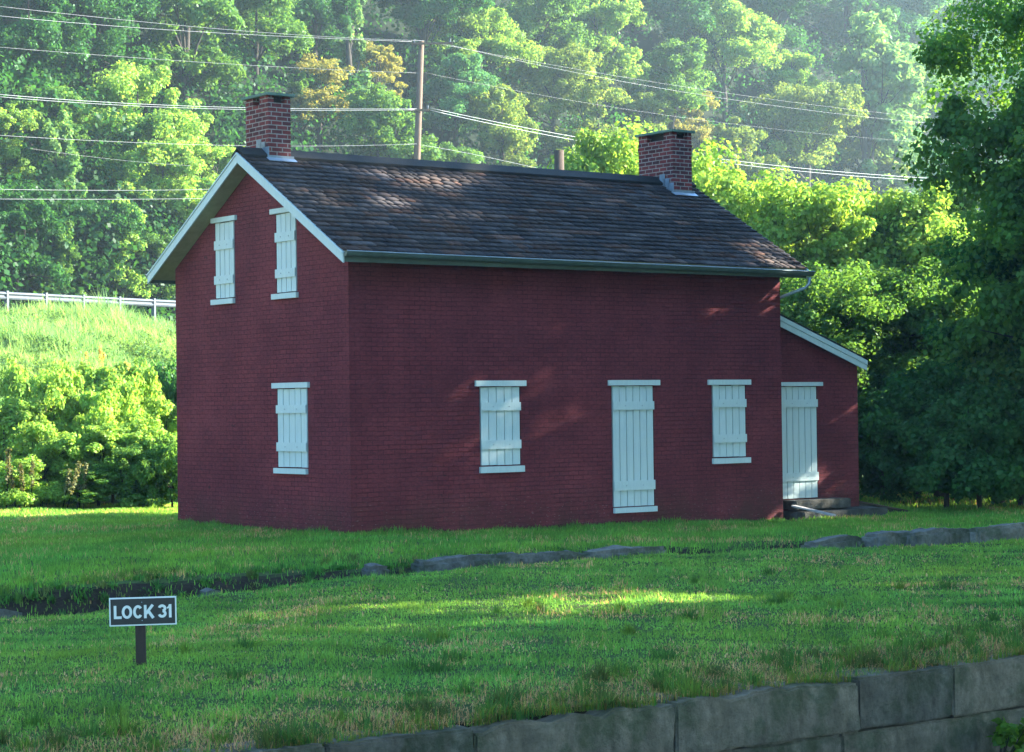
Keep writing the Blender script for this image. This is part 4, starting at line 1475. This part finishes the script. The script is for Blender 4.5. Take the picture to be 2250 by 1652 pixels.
# unseen big trees on the right and camera side, shading house and lawns
for (x, y, s, key, rz) in ((30.5, -9.0, 1.0, "high0", 1.7), (20.5, -9.6, 1.1, "big1", 1.2), (18.5, -12.4, .95, "big0", 2.4), (29.0, -15.8, 1.42, "big1", 3.9), (12.3, -20.6, 1.1, "big1", 5.1), (31.5, -15.5, 1.1, "big0", 0.7), (22.5, -21.8, .98, "big1", 4.4), (12.0, -24.5, .9, "big0", 3.3),  # the high-crowned one is added to keep sun off the roof
                           (2, -32, 1.75, "big1", 2.2), (-7, -38, 1.9, "big0", 1.1), (21, -29, 1.6, "big1", 0.2), (31, -25, .95, "big0", 5.2), (11, -32, 1.75, "big0", 4.2)):  # mostly added to darken the front wall
    plant("shade_tree", key, (x, y, float(ground(x, y)) if y > -15 or y < -24 else -0.3), s, rz, (0.9, 1.0, 1.1), "tall dark shade tree out of view, right of the lawn or across the lock", "tree", "shade trees beside the lock")

for (x, y, s, key, rz, zs) in ((28.5, 3.5, 1.25, "maple0", 1.2, .9), (31, 8.5, 1.2, "maple1", 2.4, .9), (25, -2.5, 1.3, "maple2", .4, .95), (25.5, -6.2, 1.15, "maple1", 2.4, .9), (34, 13, 1.2, "maple0", 4.4, .9), (35, 4, 1.4, "maple1", 5.4, .85)):  # unseen maples, one of them added to block sun on the right lawn
    plant("shade_tree", key, (x, y, float(ground(x, y))), s, rz, (0.8, 0.95, 1.05), "leafy dark tree of the group just past the right edge of the house lawn", "tree", "trees past the right edge of the house lawn", sz=zs)

# low dark bushes under the trees on the right
for i, (px, d, s, lab) in enumerate(((1935, 49, 1.1, "low dark bush just right of the lean-to corner"), (2010, 50, 1.3, "low dark bush second to the right of the lean-to"),
                                     (2090, 49, 1.2, "low dark bush under the right-hand trees, third from the lean-to"), (2180, 50, 1.4, "low dark bush under the big tree at the right edge"), (2075, 45.5, 1.25, "dark bush in front of the others, left one of three nearest the right-hand lawn"), (2150, 45.0, 1.3, "dark bush in front of the others, middle one of three nearest the right-hand lawn"), (2235, 45.5, 1.3, "dark bush in front of the others, right one of three nearest the right-hand lawn"))):
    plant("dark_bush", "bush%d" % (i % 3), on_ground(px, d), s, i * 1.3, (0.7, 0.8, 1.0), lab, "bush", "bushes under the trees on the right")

# ------------------------------------------------------------------ bushes left of the house
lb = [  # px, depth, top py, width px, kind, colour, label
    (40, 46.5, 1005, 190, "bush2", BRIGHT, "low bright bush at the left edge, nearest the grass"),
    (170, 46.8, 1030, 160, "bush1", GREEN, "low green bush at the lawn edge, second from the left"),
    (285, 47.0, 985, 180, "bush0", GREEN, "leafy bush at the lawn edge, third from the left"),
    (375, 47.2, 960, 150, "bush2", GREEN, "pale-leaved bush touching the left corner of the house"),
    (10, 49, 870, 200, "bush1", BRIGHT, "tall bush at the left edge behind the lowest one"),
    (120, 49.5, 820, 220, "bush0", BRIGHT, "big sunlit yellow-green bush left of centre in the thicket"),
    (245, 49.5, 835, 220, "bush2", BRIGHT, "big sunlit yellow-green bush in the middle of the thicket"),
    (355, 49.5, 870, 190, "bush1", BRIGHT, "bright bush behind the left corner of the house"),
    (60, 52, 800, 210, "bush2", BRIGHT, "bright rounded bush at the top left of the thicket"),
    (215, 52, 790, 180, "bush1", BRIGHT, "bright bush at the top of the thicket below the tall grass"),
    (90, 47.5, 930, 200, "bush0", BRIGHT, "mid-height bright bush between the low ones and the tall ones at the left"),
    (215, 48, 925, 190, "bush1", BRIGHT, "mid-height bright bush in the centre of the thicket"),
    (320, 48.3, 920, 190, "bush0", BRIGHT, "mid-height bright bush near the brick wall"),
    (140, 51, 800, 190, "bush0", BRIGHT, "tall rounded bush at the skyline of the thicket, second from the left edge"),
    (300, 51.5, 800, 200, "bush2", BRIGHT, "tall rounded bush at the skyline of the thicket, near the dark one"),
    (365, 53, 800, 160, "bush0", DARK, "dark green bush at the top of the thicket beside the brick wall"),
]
for i, (px, d, pt, wpx, key, colr, lab) in enumerate(lb):
    p = on_ground(px, d)
    h0 = PROTO[key][2]
    sz = (float(at(px, pt, d)[2]) - p[2]) / h0
    R0 = {"bush0": 1.5, "bush1": 1.25, "bush2": 1.6}[key]
    s = wpx * d / FPX / (2 * R0 * 0.85)
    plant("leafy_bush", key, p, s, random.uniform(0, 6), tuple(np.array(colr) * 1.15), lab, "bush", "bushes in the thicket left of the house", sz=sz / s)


# yellow dry stalks above the bushes
def stalks(name, px, d, n, h, label, spread=0.5, tint=(1, 1, 1), seedy=True):
    p = on_ground(px, d)
    r = np.random.default_rng(int(px) + 7)
    mb = MB(); HD = []
    for k in range(n):
        a = r.uniform(-spread, spread); b = r.uniform(-spread, spread) * .5
        hh = h * r.uniform(0.75, 1.1)
        tx, ty = a + r.normal(0, .10), b + r.normal(0, .10)
        mb.tube([(a, b, -0.1), ((a + tx) / 2 + .02, (b + ty) / 2, hh * .5), (tx, ty, hh)], [.014, .011, .008], 5)
        C, S = [], []
        for q in np.linspace(0.5, 1.0, 12):
            C.append((a + (tx - a) * q, b + (ty - b) * q, hh * q)); S.append(0.055)
        HD.append((np.array(C), np.array(S)))
    root = empty(name, tuple(p))
    st = mb.build("stem", MAT['straw'], root)
    for C, S in HD:
        v, f, t = leaves(C, S, 14, 0.05, r, flat=1.0)
        o = link_mesh("seed_head", np_mesh("seed_head", v, f, t), MAT['straw'], root)
        o.color = (*tint, 1)
    st.color = (*tint, 1)
    tag(root, label, "dry plant", "dry stalks on the embankment")


stalks("dry_stalks", 198, 68, 6, 1.0, "yellow dry stalks above the thicket, left clump", .35, (1.3, 1.2, .7))
stalks("dry_stalks", 290, 68, 9, 1.0, "yellow dry stalks above the thicket, widest middle clump", .55, (1.3, 1.2, .7))
stalks("dry_stalks", 350, 68, 6, 1.2, "yellow dry stalks next to the brick wall, right clump", .3, (1.3, 1.2, .7))
stalks("dry_weed", 150, 46.2, 4, 1.0, "tan dried weed standing in front of the thicket", .3, (.4, .5, .5))
stalks("dry_weed", 42, 45.9, 4, 1.2, "tall brown dried weed near the left edge of the lawn", .3, (.3, .36, .35))

# plant growing from the lock wall at the lower right corner
r = np.random.default_rng(5)
lp = at(2215, 1625, 1.0) - CAM
tt_ = (LOCK_Y - 0.25 - CAM[1]) / lp[1]
lp = CAM + lp * tt_
root = empty("wall_plant", tuple(lp))
C = np.array([(r.uniform(-.22, .35), r.uniform(-.2, .1), r.uniform(-.28, .2)) for k in range(26)])
v, f, t = leaves(C, np.full(26, .07), 16, 0.085, r, flat=1)
fo = link_mesh("foliage", np_mesh("foliage", v, f, t), MAT['leaf_near'], root); fo.color = (1.5, 1.3, .9, 1)
mb = MB()
for c in C[::2]:
    mb.tube([(0.05, .22, -.5), (c[0] * .5, c[1] * .5 + .05, c[2] * .5 - .15), tuple(c)], [.008, .006, .003], 5)
mb.build("stem", MAT['bark'], root)
tag(root, "leafy green plant growing out of the lock wall at the lower right corner", "plant")

# ------------------------------------------------------------------ guardrail
gr = empty("guardrail", tuple(np.append(ALONG * 30 + NRM * 35.1, 5.2)))
gr.rotation_euler = (0, 0, math.atan2(ALONG[1], ALONG[0]))
tag(gr, "galvanized steel guardrail with posts along the road above the grassy bank", "guardrail")
mb = MB()
prof = [(-.04, 0.42), (0.0, 0.44), (0.03, 0.49), (-.03, 0.545), (-.03, 0.575), (0.03, 0.63), (0.0, 0.68), (-.04, .70)]
for k in range(len(prof) - 1):
    (a, za), (b, zb) = prof[k], prof[k + 1]
    mb.quad([(-60, -a, za), (90, -a, za), (90, -b, zb), (-60, -b, zb)])
    mb.quad([(-60, -a + .004, za), (90, -a + .004, za), (90, -b + .004, zb), (-60, -b + .004, zb)][::-1])
mb.build("rail", MAT['galv'], gr)
x = -55.0
while x < 60:
    mb = MB()
    mb.box(x, x + 0.10, -0.03, 0.12, -0.4, 0.74)
    mb.build("post", MAT['galv'], gr)
    x += 1.905
gr.location.z = float(at(200, 645, 78)[2]) - 0.70

# ------------------------------------------------------------------ utility pole and wires
pb = at(916, 350, 98)
pz = float(ground(pb[0], pb[1]))
ptop = at(926, 91, 98)
up_ = empty("utility_pole", (pb[0], pb[1], pz))
tag(up_, "tall grey-brown wooden utility pole with crossarms rising behind the roof ridge", "utility pole")
H_ = ptop[2] - pz
lx = ptop[0] - pb[0]; ly = ptop[1] - pb[1]
k0 = (pb[2] - pz) / H_
mb = MB()
mb.tube([(-lx * .5, -ly * .5, -0.5), (0, 0, pb[2] - pz), (lx, ly, H_)], [.19, .16, .125], 12)
mb.build("pole", MAT['pole'], up_, smooth=True)
for (py_, half, nm) in ((97, .95, "crossarm"), (243, .50, "crossarm")):
    c = at(924, py_, 98) - np.array([pb[0], pb[1], pz])
    ax = CR * .97 + np.array([0, 0, 0.0]); ax[2] = 0
    off_ = .55 if py_ < 150 else -.1
    a = c + ax * (off_ - half); b = c + ax * (off_ + half)
    mb = MB()
    dp = np.array([CF[0], CF[1], 0]) * .05
    hv = np.array([0, 0, .05])
    f0 = -np.array([CF[0], CF[1], 0]) * .18
    a, b = a + f0, b + f0
    mb.hexa([tuple(a - dp - hv), tuple(b - dp - hv), tuple(b + dp - hv), tuple(a + dp - hv), tuple(a - dp + hv), tuple(b - dp + hv), tuple(b + dp + hv), tuple(a + dp + hv)])
    ca = mb.build("crossarm", MAT['pole'], up_)
    mb = MB()
    for q in (0.06, .94):
        e = a + (b - a) * q
        mb.tube([tuple(e + hv), tuple(e + hv + np.array([0, 0, .16]))], [.035, .05], 8)
    mb.build("insulator", MAT['galv'], ca)

sbp = at(1227, 330, 55)
sg_ = float(ground(sbp[0], sbp[1]))
mb = MB()
mb.tube([(0, 0, -0.3), (0, 0, (sbp[2] - sg_) * .5), (0.02, 0, sbp[2] - sg_)], [.15, .14, .125], 12)
o = mb.build("wooden_post", MAT['stub'], smooth=True)
o.location = (sbp[0], sbp[1], sg_)
tag(o, "dark flat-topped wooden post showing just above the middle of the roof ridge", "post")


def depth_at(px):
    return float(np.interp(px, [-400, 0, 925, 1500, 2085, 2600], [78, 82, 98, 118, 145, 175]))


wires = [
    ([(-250, -15), (0, 15), (300, 45), (620, 75), (932, 89)], .016, "highest thin wire running left from the pole top"),
    ([(-250, 5), (0, 35), (450, 70), (750, 86), (905, 91)], .020, "second thin wire running left from the pole top, just under the highest"),
    ([(-250, 82), (0, 104), (400, 133), (700, 152), (920, 160)], .014, "thin wire left of the pole, between the pole top and the thick cables"),
    ([(-250, 180), (0, 207), (270, 227), (530, 236), (925, 239)], .030, "upper thick pale cable left of the pole, passing behind the near chimney"),
    ([(-250, 186), (0, 212), (270, 232), (530, 240), (925, 241)], .026, "lower thick pale cable left of the pole, passing behind the near chimney"),
    ([(-250, 280), (0, 297), (300, 313), (500, 320), (640, 320), (917, 316)], .018, "thin pale wire meeting the pole just above the roof ridge on its left"),
    ([(-250, 413), (0, 416), (230, 418), (450, 416), (620, 409)], .020, "upper of the two nearly level wires at the left, ending behind the roof"),
    ([(-250, 437), (0, 437), (220, 438), (430, 436), (620, 431)], .020, "lower of the two nearly level wires at the left, ending behind the roof"),
    ([(60, 325), (150, 338), (250, 350), (420, 364)], .010, "very thin dim wire low in the trees at the left"),
    ([(972, 95), (1130, 131), (1300, 165), (1500, 203), (1900, 256), (2300, 290)], .016, "thin wire running right from the right end of the top crossarm"),
    ([(932, 91), (1130, 125), (1300, 157), (1500, 193), (1900, 242), (2300, 280)], .012, "topmost thin wire running right from the pole"),
    ([(928, 160), (1125, 193), (1500, 262), (1900, 300), (2300, 325)], .010, "faint wire running right from halfway up the pole"),
    ([(945, 239), (1100, 267), (1290, 304), (1500, 340), (1730, 368), (2085, 391), (2400, 402)], .034, "upper thick pale cable running right from the pole over the trees"),
    ([(945, 244), (1100, 273), (1290, 312), (1500, 347), (1730, 375), (2085, 397), (2400, 408)], .034, "lower thick pale cable running right from the pole over the trees"),
    ([(922, 318), (1125, 357), (1220, 378), (1500, 425)], .020, "thin pale wire sinking behind the roof ridge right of the pole"),
]
for pts_, rad_, lab in wires:
    pts_ = np.array(pts_, float)
    # smooth curve through the points
    tt_ = np.linspace(pts_[0, 0], pts_[-1, 0], 40)
    pf = np.polyfit(pts_[:, 0] / 1000, pts_[:, 1], min(3, len(pts_) - 1))
    P3 = [tuple(at(a, float(np.polyval(pf, a / 1000)), depth_at(a))) for a in tt_]
    mb = MB(); mb.tube(P3, rad_ * (0.36 if pts_[-1, 0] < 1000 or rad_ > .025 else 0.32), 6)
    tag(mb.build("overhead_wire", MAT['wire'], smooth=True), lab, "wire", "overhead wires at the utility pole")

# ------------------------------------------------------------------ morning haze
hz = bpy.data.materials.new("morning_haze")
hz.use_nodes = True
t = hz.node_tree
t.nodes.clear()
o_ = t.nodes.new("ShaderNodeOutputMaterial")
pv = t.nodes.new("ShaderNodeVolumePrincipled")
pv.inputs["Color"].default_value = (0.70, 0.92, 1.0, 1)
pv.inputs["Density"].default_value = 0.00055
pv.inputs["Anisotropy"].default_value = 0.5
t.links.new(pv.outputs[0], o_.inputs["Volume"])
mb = MB()
mb.box(-620, 660, -420, 660, -4.6, 104)
tag(mb.build("haze", hz), "thin blue morning haze in the air over the valley", "haze", kind='stuff')
